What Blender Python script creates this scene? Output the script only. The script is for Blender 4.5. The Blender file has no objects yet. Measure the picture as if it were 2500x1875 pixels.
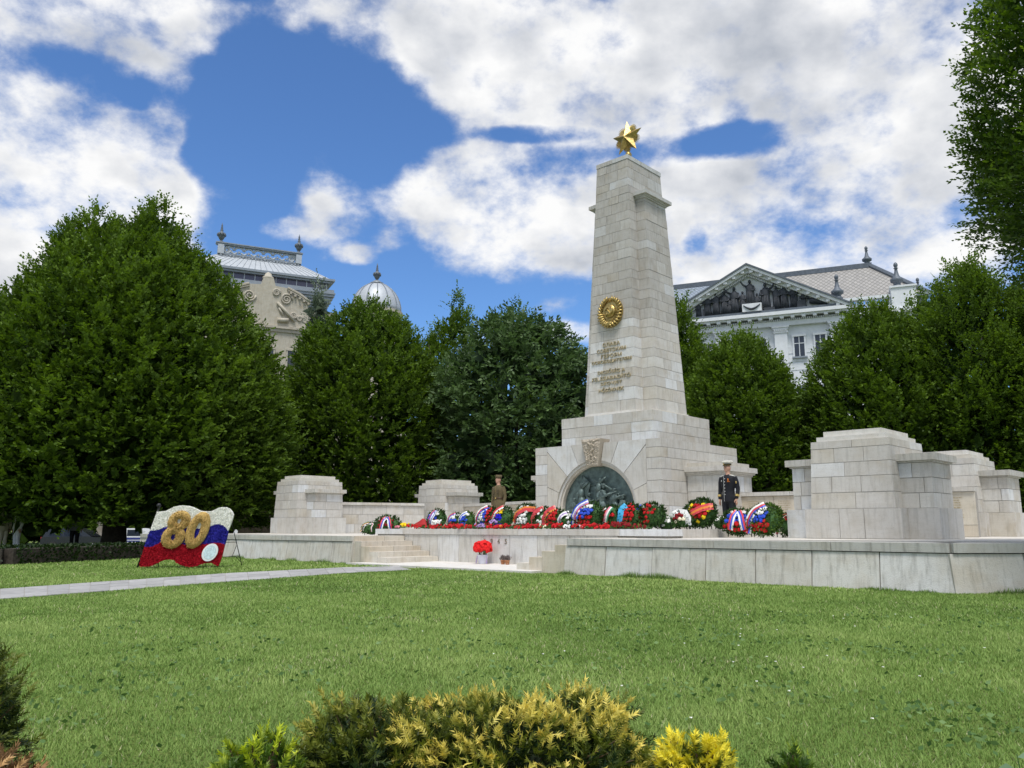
import bpy, math, random
import numpy as np
from mathutils import Vector, Matrix
random.seed(7); RNG = np.random.default_rng(11)
R = math.radians
scene = bpy.context.scene
col = scene.collection

# ------------------------------------------------------------ camera
EYE = 0.92
cd = bpy.data.cameras.new('camera'); cam = bpy.data.objects.new('camera', cd); col.objects.link(cam)
cd.sensor_width = 36.0; cd.lens = 28.66; cd.clip_start = 0.05; cd.clip_end = 4000
cam.location = (0, 0, EYE); cam.rotation_euler = (R(90 + 9.99), 0, 0)
scene.camera = cam

# ------------------------------------------------------------ light
SUN_AZ, SUN_EL = R(178), R(66)
S = Vector((math.sin(SUN_AZ) * math.cos(SUN_EL), math.cos(SUN_AZ) * math.cos(SUN_EL), math.sin(SUN_EL)))
sd = bpy.data.lights.new('sun', 'SUN'); sd.energy = 2.7; sd.angle = R(18); sd.color = (1.0, 0.965, 0.915)
so = bpy.data.objects.new('sun', sd); col.objects.link(so)
so.rotation_euler = S.to_track_quat('Z', 'Y').to_euler(); so.location = (0, -10, 40)
scene.view_settings.view_transform = 'Standard'; scene.view_settings.look = 'None'
scene.view_settings.exposure = 0.27; scene.view_settings.gamma = 1.0

# ------------------------------------------------------------ sky with clouds (laid out by compass direction and height)
world = bpy.data.worlds.new('World'); scene.world = world; world.use_nodes = True
world.cycles.sampling_method = 'MANUAL'; world.cycles.sample_map_resolution = 256
nt = world.node_tree; N = nt.nodes; L = nt.links; N.clear()
def nd(t, **k):
    n = N.new(t)
    for a, b in k.items():
        if a.startswith('i_'):
            n.inputs[int(a[2:])].default_value = b
        else: setattr(n, a, b)
    return n
def mth(op, a, b=None, c=None, clamp=False):
    n = N.new('ShaderNodeMath'); n.operation = op; n.use_clamp = clamp
    for i, x in enumerate((a, b, c)):
        if x is None: continue
        if isinstance(x, (int, float)): n.inputs[i].default_value = x
        else: L.new(x, n.inputs[i])
    return n.outputs[0]
def vm(op, a, b=None):
    n = N.new('ShaderNodeVectorMath'); n.operation = op
    for i, x in enumerate((a, b)):
        if x is None: continue
        if isinstance(x, (tuple, list)): n.inputs[i].default_value = x
        else: L.new(x, n.inputs[i])
    return n.outputs['Value'] if op in ('LENGTH', 'DOT_PRODUCT', 'DISTANCE') else n.outputs[0]
def sstep(x, lo, hi, a=0.0, b=1.0):
    n = N.new('ShaderNodeMapRange'); n.interpolation_type = 'SMOOTHSTEP'
    L.new(x, n.inputs[0]); n.inputs[1].default_value = lo; n.inputs[2].default_value = hi
    n.inputs[3].default_value = a; n.inputs[4].default_value = b
    return n.outputs[0]
tc = nd('ShaderNodeTexCoord'); D = tc.outputs['Generated']
sx = nd('ShaderNodeSeparateXYZ'); L.new(D, sx.inputs[0])
sky = nd('ShaderNodeTexSky'); sky.sky_type = 'NISHITA'; sky.sun_disc = False
sky.sun_elevation = SUN_EL; sky.sun_rotation = SUN_AZ; sky.altitude = 100; sky.air_density = 1.0; sky.dust_density = 0.15; sky.ozone_density = 2.2
# cloud-plane coordinates
zz = mth('ADD', mth('MAXIMUM', sx.outputs[2], 0.0), 0.16)
cx_ = mth('DIVIDE', sx.outputs[0], zz); cy_ = mth('DIVIDE', sx.outputs[1], zz)
cb = nd('ShaderNodeCombineXYZ'); L.new(cx_, cb.inputs[0]); L.new(cy_, cb.inputs[1])
def fbm(vec, scale, detail, rough, dist=0.0, w=0.0):
    n = nd('ShaderNodeTexNoise', noise_dimensions='3D'); L.new(vec, n.inputs['Vector'])
    n.inputs['Scale'].default_value = scale; n.inputs['Detail'].default_value = detail
    n.inputs['Roughness'].default_value = rough; n.inputs['Distortion'].default_value = dist
    return n.outputs[0]
# domain: mix of plane coordinates and plain direction so clouds billow rather than streak
dom = vm('ADD', vm('MULTIPLY', cb.outputs[0], (0.55, 0.55, 0)), vm('MULTIPLY', D, (1.6, 1.6, 2.6)))
n_big = fbm(dom, 1.3, 2.0, 0.5)
n_det = fbm(dom, 3.2, 10.0, 0.60)
n_fin = fbm(dom, 12.0, 6.0, 0.62)
n_lo = fbm(dom, 3.0, 6.0, 0.5)
n_up = fbm(vm('ADD', dom, (0.05, -0.02, 0.13)), 3.0, 5.0, 0.5)
def dirn(az, el):
    a, e = R(az), R(el); return (math.sin(a) * math.cos(e), math.cos(a) * math.cos(e), math.sin(e))
# banks of cumulus: (azimuth deg, elevation deg, half width, half height, weight)
BANKS = [(-32.8, 19.8, 0.157, 0.143, 0.78), (-28.0, 20.0, 0.086, 0.076, 0.5), (-24.8, 21.3, 0.033, 0.029, 0.25), (-32.1, 30.5, 0.124, 0.026, 0.38), (-24.5, 32.5, 0.095, 0.019, 0.36), (-26.8, 28.8, 0.026, 0.019, 0.4), (-24.0, 26.9, 0.026, 0.04, 0.45), (-25.4, 24.9, 0.033, 0.019, 0.28), (-23.3, 30.9, 0.029, 0.014, 0.3), (-13.8, 23.7, 0.024, 0.045, 0.33), (-13.4, 20.8, 0.038, 0.029, 0.36), (-16.2, 20.0, 0.033, 0.012, 0.3), (-11.3, 18.7, 0.024, 0.012, 0.42), (-9.0, 19.7, 0.019, 0.014, 0.3), (-7.9, 34.0, 0.124, 0.043, 0.6), (0.0, 32.1, 0.105, 0.062, 0.6), (-3.1, 28.8, 0.048, 0.029, 0.35), (7.8, 31.3, 0.19, 0.071, 0.62), (19.7, 30.5, 0.19, 0.081, 0.62), (29.8, 26.9, 0.143, 0.105, 0.62), (6.2, 28.1, 0.076, 0.029, 0.4), (28.3, 24.1, 0.119, 0.043, 0.55), (24.8, 26.5, 0.067, 0.033, 0.4), (-4.0, 23.2, 0.071, 0.057, 0.55), (1.5, 22.9, 0.119, 0.067, 0.58), (-4.5, 19.6, 0.038, 0.038, 0.35), (1.5, 19.0, 0.095, 0.029, 0.45), (19.0, 20.8, 0.2, 0.071, 0.62), (29.2, 20.3, 0.143, 0.086, 0.62), (13.5, 22.4, 0.076, 0.038, 0.45), (18.8, 17.6, 0.167, 0.029, 0.5), (-3.0, 13.4, 0.048, 0.012, 0.28), (5.0, 13.6, 0.057, 0.014, 0.33)]
HOLES = [(-13.7, 28.1, 0.124, 0.076, -0.4), (2.5, 27.1, 0.071, 0.01, -0.5), (17.1, 25.7, 0.071, 0.018, -0.55), (16.4, 28.1, 0.019, 0.024, -0.4), (-10.3, 16.0, 0.143, 0.029, -0.3), (13.3, 19.4, 0.014, 0.029, -0.4), (-19.3, 25.1, 0.057, 0.071, -0.3), (-28.7, 27.4, 0.095, 0.019, -0.25), (-19.7, 30.8, 0.057, 0.029, -0.3), (-26.6, 27.4, 0.029, 0.019, -0.15)]
cov = None
for az, el, rx, rz, w in BANKS + HOLES:
    c = dirn(az, el); a = R(az)
    dv = vm('SUBTRACT', D, c)
    # lateral axis and vertical axis of the bank
    lat = vm('DOT_PRODUCT', dv, (math.cos(a) / rx, -math.sin(a) / rx, 0))
    ver = vm('DOT_PRODUCT', dv, (-math.sin(a) * math.sin(R(el)) / rz, -math.cos(a) * math.sin(R(el)) / rz, math.cos(R(el)) / rz))
    r2 = mth('ADD', mth('MULTIPLY', lat, lat), mth('MULTIPLY', ver, ver))
    m = sstep(r2, 0.0, 2.2, w, 0.0)
    cov = m if cov is None else mth('ADD', cov, m)
front = sstep(sx.outputs[1], 0.45, 0.75)         # the banks in view; elsewhere denser cumulus, added to whiten the ambient light
cov = mth('MINIMUM', cov, .62)
gen = mth('MULTIPLY_ADD', n_big, 1.3, -0.12)
base = mth('ADD', mth('MULTIPLY', cov, front), mth('MULTIPLY', gen, mth('SUBTRACT', 1.0, front)))
dens = mth('ADD', base, mth('MULTIPLY_ADD', n_det, 1.9, -1.20))
dens = mth('ADD', dens, mth('MULTIPLY_ADD', n_fin, 0.55, -0.275))
alpha = mth('POWER', sstep(dens, -0.20, 0.50), 1.35)
thick = sstep(dens, 0.12, 0.85)
lit = mth('MULTIPLY', mth('SUBTRACT', n_lo, n_up), 1.45)
br = mth('ADD', mth('MULTIPLY_ADD', thick, -0.25, 0.97), lit)
br = mth('ADD', br, mth('MULTIPLY_ADD', n_big, 0.6, -0.31))
br = mth('ADD', br, mth('MULTIPLY_ADD', n_fin, 0.08, -0.04))
br = mth('MINIMUM', mth('MAXIMUM', br, 0.40), 1.0)
cr = nd('ShaderNodeValToRGB'); L.new(br, cr.inputs[0])
cr.color_ramp.elements[0].position = 0.40; cr.color_ramp.elements[0].color = (0.43, 0.465, 0.53, 1)
cr.color_ramp.elements[1].position = 1.0; cr.color_ramp.elements[1].color = (0.94, 0.94, 0.94, 1)
e = cr.color_ramp.elements.new(0.70); e.color = (0.67, 0.69, 0.73, 1)
tn = nd('ShaderNodeMix', data_type='RGBA', blend_type='MULTIPLY'); tn.inputs[0].default_value = 1.0; L.new(sky.outputs[0], tn.inputs[6]); tn.inputs[7].default_value = (0.60, 0.84, 1.12, 1)
b_sky = nd('ShaderNodeBackground'); L.new(tn.outputs[2], b_sky.inputs[0]); b_sky.inputs[1].default_value = 0.12
b_cl = nd('ShaderNodeBackground'); L.new(cr.outputs[0], b_cl.inputs[0]); b_cl.inputs[1].default_value = 0.87
mx = nd('ShaderNodeMixShader'); L.new(alpha, mx.inputs[0]); L.new(b_sky.outputs[0], mx.inputs[1]); L.new(b_cl.outputs[0], mx.inputs[2])
ow = nd('ShaderNodeOutputWorld'); L.new(mx.outputs[0], ow.inputs[0])

# ------------------------------------------------------------ materials
MATS = {}
def newmat(name):
    m = bpy.data.materials.new(name); m.use_nodes = True
    t = m.node_tree; b = t.nodes['Principled BSDF']
    MATS[name] = m
    return m, t, b
def tint(c, k): return (min(1, c[0] * k), min(1, c[1] * k), min(1, c[2] * k), 1)
def pmat(name, c, rough=0.7, var=0.25, scale=8.0, bump=0.0, metal=0.0, c2=None, spec=0.4, coords='Object', rnd=0.0, detail=5.0, trans=0.0):
    """noise-varied principled material"""
    m, t, b = newmat(name)
    tcn = t.nodes.new('ShaderNodeTexCoord'); no = t.nodes.new('ShaderNodeTexNoise')
    t.links.new(tcn.outputs[coords], no.inputs['Vector']); no.inputs['Scale'].default_value = scale; no.inputs['Detail'].default_value = detail
    cr = t.nodes.new('ShaderNodeValToRGB'); t.links.new(no.outputs[0], cr.inputs[0])
    cr.color_ramp.elements[0].position = .3; cr.color_ramp.elements[1].position = .7
    cr.color_ramp.elements[0].color = tint(c, 1 - var); cr.color_ramp.elements[1].color = tint(c2 or c, 1 + var)
    out = cr.outputs[0]
    if rnd:
        oi = t.nodes.new('ShaderNodeObjectInfo'); mr = t.nodes.new('ShaderNodeMapRange'); t.links.new(oi.outputs['Random'], mr.inputs[0])
        mr.inputs[3].default_value = 1 - rnd; mr.inputs[4].default_value = 1 + rnd
        h = t.nodes.new('ShaderNodeHueSaturation'); t.links.new(out, h.inputs['Color']); t.links.new(mr.outputs[0], h.inputs['Value']); out = h.outputs[0]
    t.links.new(out, b.inputs['Base Color'])
    b.inputs['Roughness'].default_value = rough; b.inputs['Metallic'].default_value = metal
    b.inputs['Specular IOR Level'].default_value = spec
    if trans: b.inputs['Subsurface Weight'].default_value = 0
    if bump:
        bp = t.nodes.new('ShaderNodeBump'); bp.inputs['Strength'].default_value = bump; bp.inputs['Distance'].default_value = 0.02
        t.links.new(no.outputs[0], bp.inputs['Height']); t.links.new(bp.outputs[0], b.inputs['Normal'])
    return m
def stonemat(name, ramp, dark=(0.16, 0.15, 0.13), stain=0.5, bumps=0.25, fine=55.0):
    """weathered limestone: each block its own tone, cloudy mottling, vertical rain streaks, pits"""
    m, t, b = newmat(name); n = t.nodes; l = t.links
    tcn = n.new('ShaderNodeTexCoord'); oi = n.new('ShaderNodeObjectInfo')
    off = n.new('ShaderNodeVectorMath'); off.operation = 'SCALE'; off.inputs[0].default_value = (37.0, 19.0, 53.0); l.new(oi.outputs['Random'], off.inputs['Scale'])
    ad = n.new('ShaderNodeVectorMath'); l.new(tcn.outputs['Object'], ad.inputs[0]); l.new(off.outputs[0], ad.inputs[1])
    r = n.new('ShaderNodeValToRGB'); l.new(oi.outputs['Random'], r.inputs[0]); r.color_ramp.interpolation = 'CONSTANT'
    el = r.color_ramp.elements
    for i, c in enumerate(ramp):
        e = el[i] if i < 2 else el.new(0.5)
        e.position = i / len(ramp); e.color = (*c, 1)
    def noise(sc, det, rough=0.6, vec=None, stretch=None):
        q = n.new('ShaderNodeTexNoise'); q.inputs['Scale'].default_value = sc; q.inputs['Detail'].default_value = det; q.inputs['Roughness'].default_value = rough
        v = vec or ad.outputs[0]
        if stretch:
            mm = n.new('ShaderNodeVectorMath'); mm.operation = 'MULTIPLY'; mm.inputs[1].default_value = stretch; l.new(v, mm.inputs[0]); v = mm.outputs[0]
        l.new(v, q.inputs['Vector']); return q.outputs[0]
    def mapr(x, a, b_, c, d):
        q = n.new('ShaderNodeMapRange'); l.new(x, q.inputs[0]); q.inputs[1].default_value = a; q.inputs[2].default_value = b_; q.inputs[3].default_value = c; q.inputs[4].default_value = d; return q.outputs[0]
    def mixc(f, a, b_, mode='MULTIPLY'):
        q = n.new('ShaderNodeMix'); q.data_type = 'RGBA'; q.blend_type = mode
        if isinstance(f, float): q.inputs[0].default_value = f
        else: l.new(f, q.inputs[0])
        l.new(a, q.inputs[6])
        if isinstance(b_, tuple): q.inputs[7].default_value = b_
        else: l.new(b_, q.inputs[7])
        return q.outputs[2]
    blot = noise(1.3, 4.0); mot = noise(3.2, 6.0); streak = noise(2.4, 5.0, stretch=(6.0, 6.0, 0.55)); pit = noise(fine, 3.0, 0.7); bed = noise(5.0, 5.0, stretch=(0.8, 0.8, 7.0))
    c = mixc(mapr(mot, .42, .72, 0.0, .55), r.outputs[0], (0.78, 0.735, 0.66, 1))
    c = mixc(mapr(bed, .50, .75, 0.0, .35), c, (0.80, 0.79, 0.77, 1))
    c = mixc(mapr(streak, .50, .74, 0.0, stain), c, (0.56, 0.555, 0.54, 1))
    c = mixc(mapr(blot, .56, .70, 0.0, .45), c, (0.80, 0.71, 0.58, 1))
    c = mixc(mapr(pit, .60, .74, 0.0, .6), c, (*dark, 1), 'MIX')
    l.new(c, b.inputs['Base Color']); b.inputs['Roughness'].default_value = .85; b.inputs['Specular IOR Level'].default_value = .25
    bp = n.new('ShaderNodeBump'); bp.inputs['Strength'].default_value = bumps; bp.inputs['Distance'].default_value = .02
    sm = n.new('ShaderNodeMath'); l.new(mot, sm.inputs[0]); l.new(pit, sm.inputs[1]); l.new(sm.outputs[0], bp.inputs['Height']); l.new(bp.outputs[0], b.inputs['Normal'])
    return m
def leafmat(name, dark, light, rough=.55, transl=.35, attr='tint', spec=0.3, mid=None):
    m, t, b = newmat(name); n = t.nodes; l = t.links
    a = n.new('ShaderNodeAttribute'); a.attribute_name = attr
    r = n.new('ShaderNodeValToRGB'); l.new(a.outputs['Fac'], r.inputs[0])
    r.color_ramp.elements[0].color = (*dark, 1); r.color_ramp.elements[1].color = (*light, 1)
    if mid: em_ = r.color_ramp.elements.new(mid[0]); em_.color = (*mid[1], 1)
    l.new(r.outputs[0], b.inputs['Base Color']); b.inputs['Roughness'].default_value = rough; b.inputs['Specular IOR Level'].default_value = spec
    tr = n.new('ShaderNodeBsdfTranslucent'); mxs = n.new('ShaderNodeMixShader'); mxs.inputs[0].default_value = transl
    hs = n.new('ShaderNodeHueSaturation'); hs.inputs['Saturation'].default_value = 1.1; hs.inputs['Value'].default_value = 1.3; l.new(r.outputs[0], hs.inputs['Color']); l.new(hs.outputs[0], tr.inputs[0])
    l.new(b.outputs[0], mxs.inputs[1]); l.new(tr.outputs[0], mxs.inputs[2]); l.new(mxs.outputs[0], n['Material Output'].inputs[0])
    return m

LIME = [(.60, .575, .53), (.63, .615, .575), (.57, .54, .48), (.65, .65, .635), (.61, .59, .55), (.56, .54, .50), (.66, .645, .60), (.62, .585, .52), (.60, .595, .575), (.69, .70, .70), (.63, .60, .55)]
stonemat('limestone', LIME)
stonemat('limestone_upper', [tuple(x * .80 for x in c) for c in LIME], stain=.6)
stonemat('terrace_stone', [(.64, .625, .58), (.60, .58, .53), (.66, .65, .62), (.59, .565, .51), (.62, .61, .585)], stain=.85, bumps=.35)
stonemat('coping_stone', [(.55, .535, .50), (.50, .49, .455), (.58, .565, .52)], stain=.8, bumps=.35)
stonemat('step_stone', [(.62, .56, .46), (.60, .55, .47), (.64, .60, .52)], stain=.45)
stonemat('paving_stone', [(.66, .63, .57), (.62, .60, .54), (.68, .66, .62)], stain=.3)
stonemat('rough_stone', [(.46, .40, .31), (.48, .42, .34)], bumps=.9, fine=30)
stonemat('building_stone', [(.50, .46, .38), (.47, .43, .36)], bumps=.2)
pmat('mortar', (.33, .31, .275), .95, .2, 30)
pmat('gold', (.47, .35, .13), .42, .25, 14, .25, .9, spec=.5)
pmat('gilt_letter', (.44, .37, .23), .55, .25, 30, .1, .3)
pmat('bronze', (.085, .12, .115), .5, .35, 7, .4, .3, c2=(.115, .16, .15))
pmat('white_render', (.72, .74, .76), .8, .06, 3, .1)
pmat('zinc', (.27, .30, .33), .45, .10, 4, .1, .35)
pmat('zinc_light', (.44, .47, .50), .5, .08, 4, .1, .2)
pmat('slate_dark', (.10, .12, .145), .55, .2, 5, .1)
pmat('statue_dark', (.042, .048, .058), .6, .3, 6, .2)
pmat('dark_glass', (.03, .035, .045), .12, .2, 2, 0, spec=.6)
pmat('band_glass', (.07, .065, .11), .2, .15, 2, 0, spec=.6)
pmat('iron', (.015, .015, .017), .5, .2, 20, 0)
pmat('bark', (.055, .045, .035), .9, .35, 14, .6)
pmat('twig', (.10, .065, .03), .9, .3, 30)
pmat('asphalt', (.07, .07, .072), .9, .2, 12, .1)
pmat('far_pavement', (.26, .24, .20), .9, .12, 6, .05)
pmat('path_slab', (.35, .345, .335), .85, .16, 6, .15, rnd=.12)
pmat('soil', (.06, .045, .03), .95, .3, 9, .4)
pmat('dark_joint', (.10, .095, .085), .95, .3, 20)
pmat('finial_grey', (.12, .14, .165), .55, .2, 6, .1, .2)

# ------------------------------------------------------------ mesh helpers
class MB:
    def __init__(s): s.v = []; s.f = []; s.m = []
    def add(s, vs, fs, mi=0):
        o = len(s.v); s.v += [tuple(v) for v in vs]; s.f += [tuple(o + i for i in f) for f in fs]; s.m += [mi] * len(fs); return s
    def box(s, x0, x1, y0, y1, z0, z1, mi=0):
        return s.add([(x0, y0, z0), (x1, y0, z0), (x1, y1, z0), (x0, y1, z0), (x0, y0, z1), (x1, y0, z1), (x1, y1, z1), (x0, y1, z1)],
                     [(0, 3, 2, 1), (4, 5, 6, 7), (0, 1, 5, 4), (1, 2, 6, 5), (2, 3, 7, 6), (3, 0, 4, 7)], mi)
    def hexa(s, p, mi=0):
        return s.add(p, [(0, 3, 2, 1), (4, 5, 6, 7), (0, 1, 5, 4), (1, 2, 6, 5), (2, 3, 7, 6), (3, 0, 4, 7)], mi)
    def prism(s, poly, f0, f1, mi=0):
        """poly: 2-d points; f0/f1 map a point to the front / back 3-d position"""
        n = len(poly); vs = [f0(*p) for p in poly] + [f1(*p) for p in poly]
        fs = [tuple(range(n)), tuple(range(2 * n - 1, n - 1, -1))] + [(i, n + i, n + (i + 1) % n, (i + 1) % n) for i in range(n)]
        return s.add(vs, fs, mi)
    def slab(s, poly, y0, y1, mi=0):  # poly in x,z
        return s.prism(poly, lambda x, z: (x, y0, z), lambda x, z: (x, y1, z), mi)
    def flat(s, poly, z0, z1, mi=0):  # poly in x,y
        return s.prism(poly, lambda x, y: (x, y, z1), lambda x, y: (x, y, z0), mi)
    def loft(s, rings, mi=0, cap=True):
        n = len(rings[0]); o = []
        for r in rings: o += r
        fs = []
        for k in range(len(rings) - 1):
            for i in range(n):
                j = (i + 1) % n; fs.append((k * n + i, k * n + j, (k + 1) * n + j, (k + 1) * n + i))
        if cap: fs += [tuple(range(n - 1, -1, -1)), tuple(range((len(rings) - 1) * n, len(rings) * n))]
        return s.add(o, fs, mi)
    def tube(s, pts, rad, n=8, mi=0, sq=1.0):
        rings = []; pts = [Vector(p) for p in pts]
        if not hasattr(rad, '__len__'): rad = [rad] * len(pts)
        for i, p in enumerate(pts):
            t = (pts[min(i + 1, len(pts) - 1)] - pts[max(i - 1, 0)]).normalized()
            a = t.cross(Vector((0, 1, 0)) if abs(t.y) < .9 else Vector((1, 0, 0))).normalized(); b = t.cross(a)
            rings.append([tuple(p + a * math.cos(q) * rad[i] + b * math.sin(q) * rad[i] * sq) for q in [2 * math.pi * k / n for k in range(n)]])
        return s.loft(rings, mi)
    def lathe(s, prof, c=(0, 0, 0), n=14, mi=0):
        return s.loft([[(c[0] + r * math.cos(2 * math.pi * k / n), c[1] + r * math.sin(2 * math.pi * k / n), c[2] + z) for k in range(n)] for r, z in prof], mi)
    def ell(s, c, r, n=10, m=7, mi=0, jit=0.0):
        rings = []
        for j in range(m + 1):
            ph = math.pi * (j + .02) / (m + .04) - math.pi / 2
            rings.append([(c[0] + r[0] * math.cos(ph) * math.cos(2 * math.pi * k / n) * (1 + jit * random.uniform(-1, 1)), c[1] + r[1] * math.cos(ph) * math.sin(2 * math.pi * k / n) * (1 + jit * random.uniform(-1, 1)), c[2] + r[2] * math.sin(ph)) for k in range(n)])
        return s.loft(rings, mi)
    def oval(s, cx, cy, cz, rx, ry): return [(cx + rx * math.cos(2 * math.pi * k / 14), cy + ry * math.sin(2 * math.pi * k / 14), cz) for k in range(14)]
    def xf(s, M, start=0):
        for i in range(start, len(s.v)): s.v[i] = tuple(M @ Vector(s.v[i]))
        return s
def mkmesh(name, mb, mats, smooth=False):
    me = bpy.data.meshes.new(name); me.from_pydata(mb.v, [], mb.f)
    for m in (mats if isinstance(mats, (list, tuple)) else [mats]): me.materials.append(MATS[m])
    if any(mb.m): me.polygons.foreach_set('material_index', mb.m)
    if smooth: me.polygons.foreach_set('use_smooth', [True] * len(me.polygons))
    me.update(); return me
def obj(name, mb, mats, parent=None, smooth=False, kind=None, label=None):
    me = mkmesh(name, mb, mats, smooth) if isinstance(mb, MB) else mb
    o = bpy.data.objects.new(name, me); col.objects.link(o)
    if parent: o.parent = parent
    if kind: o['kind'] = kind
    if label: o['label'] = label
    return o
def tag(o, label, cat, group=None, kind=None):
    o['label'] = label; o['category'] = cat
    if group: o['group'] = group
    if kind: o['kind'] = kind
    return o
def thing(name, label, cat, loc=(0, 0, 0), rotz=0, group=None, parent=None):
    o = bpy.data.objects.new(name, None); o.empty_display_size = .3; col.objects.link(o)
    o.location = loc; o.rotation_euler = (0, 0, rotz)
    if parent: o.parent = parent
    elif label: tag(o, label, cat, group)
    return o
def struct(name, mb, mats, smooth=False):
    o = obj(name, mb, mats, None, smooth); o['kind'] = 'structure'; return o
def npmesh(name, V, F, mats, tint=None, smooth=False):
    """V (n,3), F (k,3|4) -> mesh, fast"""
    me = bpy.data.meshes.new(name); V = np.asarray(V, np.float32); F = np.asarray(F, np.int32)
    me.vertices.add(len(V)); me.vertices.foreach_set('co', V.ravel())
    k = F.shape[1]; me.loops.add(F.size); me.loops.foreach_set('vertex_index', F.ravel())
    me.polygons.add(len(F)); me.polygons.foreach_set('loop_start', np.arange(0, F.size, k, dtype=np.int32))
    me.polygons.foreach_set('loop_total', np.full(len(F), k, np.int32))
    for m in (mats if isinstance(mats, (list, tuple)) else [mats]): me.materials.append(MATS[m])
    if tint is not None:
        a = me.attributes.new('tint', 'FLOAT', 'POINT'); a.data.foreach_set('value', np.asarray(tint, np.float32))
    me.update(calc_edges=True)
    if smooth: me.polygons.foreach_set('use_smooth', np.ones(len(F), bool))
    return me
def cuts(a, b, n, jit=.22, rnd=random):
    """n pieces between a and b with uneven joints"""
    w = (b - a) / n; return [a] + [a + w * (i + rnd.uniform(-jit, jit)) for i in range(1, n)] + [b]

# memorial frame: x along the front (right), y into depth, origin under the obelisk
MC = (3.823, 25.052); MROT = -R(42.861)
CU, SU = math.cos(MROT), math.sin(MROT)
def W(s, t, z=0.0): return (MC[0] + s * CU - t * SU, MC[1] + s * SU + t * CU, z)
ZT = 0.70                                            # terrace level
G = 0.009                                            # joint width

def ashlar(parent, mat, z0, z1, X, Y, nx, ny, sides='flr', depth=.22, rnd=random, name='ashlar_block'):
    """one course of blocks round a rectangle that may taper: X(z), Y(z) half sizes; corner blocks turn the corner"""
    g = G / 2
    def blk(x0, x1, y0, y1):
        zb, zt = z0 + g, z1 - g
        p = []
        for z in (zb, zt):
            for (a, b) in ((x0, y0), (x1, y0), (x1, y1), (x0, y1)):
                p.append((a[0] * X(z) + a[1], b[0] * Y(z) + b[1], z))
        # order for hexa: bottom ring, top ring
        obj(name, MB().hexa(p), mat, parent)
    dz = lambda: rnd.uniform(-.004, .004)
    if 'f' in sides:
        ql, qr = rnd.uniform(.25, .6), rnd.uniform(.25, .6)
        xs = cuts(-1, 1, nx, rnd=rnd)
        for i in range(nx):
            a = (xs[i], g if i else 0); b = (xs[i + 1], -g if i < nx - 1 else 0)
            d = ql if i == 0 else qr if i == nx - 1 else depth
            o = dz()
            blk(a, b, (-1, o), (-1, d))
    else: ql = qr = 0
    for sd in 'lr':
        if sd not in sides: continue
        q = ql if sd == 'l' else qr
        Ym = Y(z0); ys = cuts(-1 + q / Ym, 1, ny, rnd=rnd)
        for i in range(ny):
            a = (ys[i], g); b = (ys[i + 1], -g if i < ny - 1 else 0); o = dz()
            if sd == 'r': blk((1, -depth), (1, o), a, b)
            else: blk((-1, o), (-1, depth), a, b)
def core(parent, X, Y, z0, z1, inset=.02, back=0.0, name='mortar_core'):
    i = inset
    p = [(sx * (X(z) - i), (-(Y(z) - i) if sy < 0 else Y(z) - back), z) for z in (z0, z1) for (sx, sy) in ((-1, -1), (1, -1), (1, 1), (-1, 1))]
    return obj(name, MB().hexa(p), 'mortar', parent)
def lin(z0, a, z1, b): return lambda z: a + (b - a) * (z - z0) / (z1 - z0)
def const(a): return lambda z: a

# ------------------------------------------------------------ ground, path, street
gm, gt, gb = newmat('lawn_soil')
def build_lawn_mat():
    t = gt; n = t.nodes; l = t.links
    tcn = n.new('ShaderNodeTexCoord'); a = n.new('ShaderNodeTexNoise'); a.inputs['Scale'].default_value = .55; a.inputs['Detail'].default_value = 6; l.new(tcn.outputs['Object'], a.inputs['Vector'])
    c = n.new('ShaderNodeTexNoise'); c.inputs['Scale'].default_value = 38; c.inputs['Detail'].default_value = 5; l.new(tcn.outputs['Object'], c.inputs['Vector'])
    r = n.new('ShaderNodeValToRGB'); l.new(a.outputs[0], r.inputs[0]); r.color_ramp.elements[0].position = .35; r.color_ramp.elements[1].position = .68
    r.color_ramp.elements[0].color = (.12, .17, .042, 1); r.color_ramp.elements[1].color = (.20, .26, .07, 1)
    r2 = n.new('ShaderNodeValToRGB'); l.new(c.outputs[0], r2.inputs[0]); r2.color_ramp.elements[0].position = .3; r2.color_ramp.elements[1].position = .7
    r2.color_ramp.elements[0].color = (.45, .45, .45, 1); r2.color_ramp.elements[1].color = (1.25, 1.25, 1.2, 1)
    mx = n.new('ShaderNodeMix'); mx.data_type = 'RGBA'; mx.blend_type = 'MULTIPLY'; mx.inputs[0].default_value = 1; l.new(r.outputs[0], mx.inputs[6]); l.new(r2.outputs[0], mx.inputs[7])
    l.new(mx.outputs[2], gb.inputs['Base Color']); gb.inputs['Roughness'].default_value = .95; gb.inputs['Specular IOR Level'].default_value = .1
    bp = n.new('ShaderNodeBump'); bp.inputs['Strength'].default_value = .8; bp.inputs['Distance'].default_value = .04; l.new(c.outputs[0], bp.inputs['Height']); l.new(bp.outputs[0], gb.inputs['Normal'])
build_lawn_mat()
ROWS = [(-300, 0), (44, 0), (49, -.45), (54, -.65), (2500, -.65)]     # the lawn falls gently to the street beyond the trees
struct('ground', MB().add([(x, y, z) for y, z in ROWS for x in (-1500, 1500)], [(2 * i, 2 * i + 1, 2 * i + 3, 2 * i + 2) for i in range(4)]), 'lawn_soil')
struct('street', MB().add([(-200, 54.5, -.646), (200, 54.5, -.646), (200, 66, -.646), (-200, 66, -.646)], [(0, 1, 2, 3)]), 'asphalt')
struct('pavement', MB().add([(-200, 66.01, -.53), (200, 66.01, -.53), (200, 69.5, -.53), (-200, 69.5, -.53), (-200, 66.01, -.66), (200, 66.01, -.66)], [(0, 1, 2, 3), (4, 5, 1, 0)]), 'far_pavement')

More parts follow.
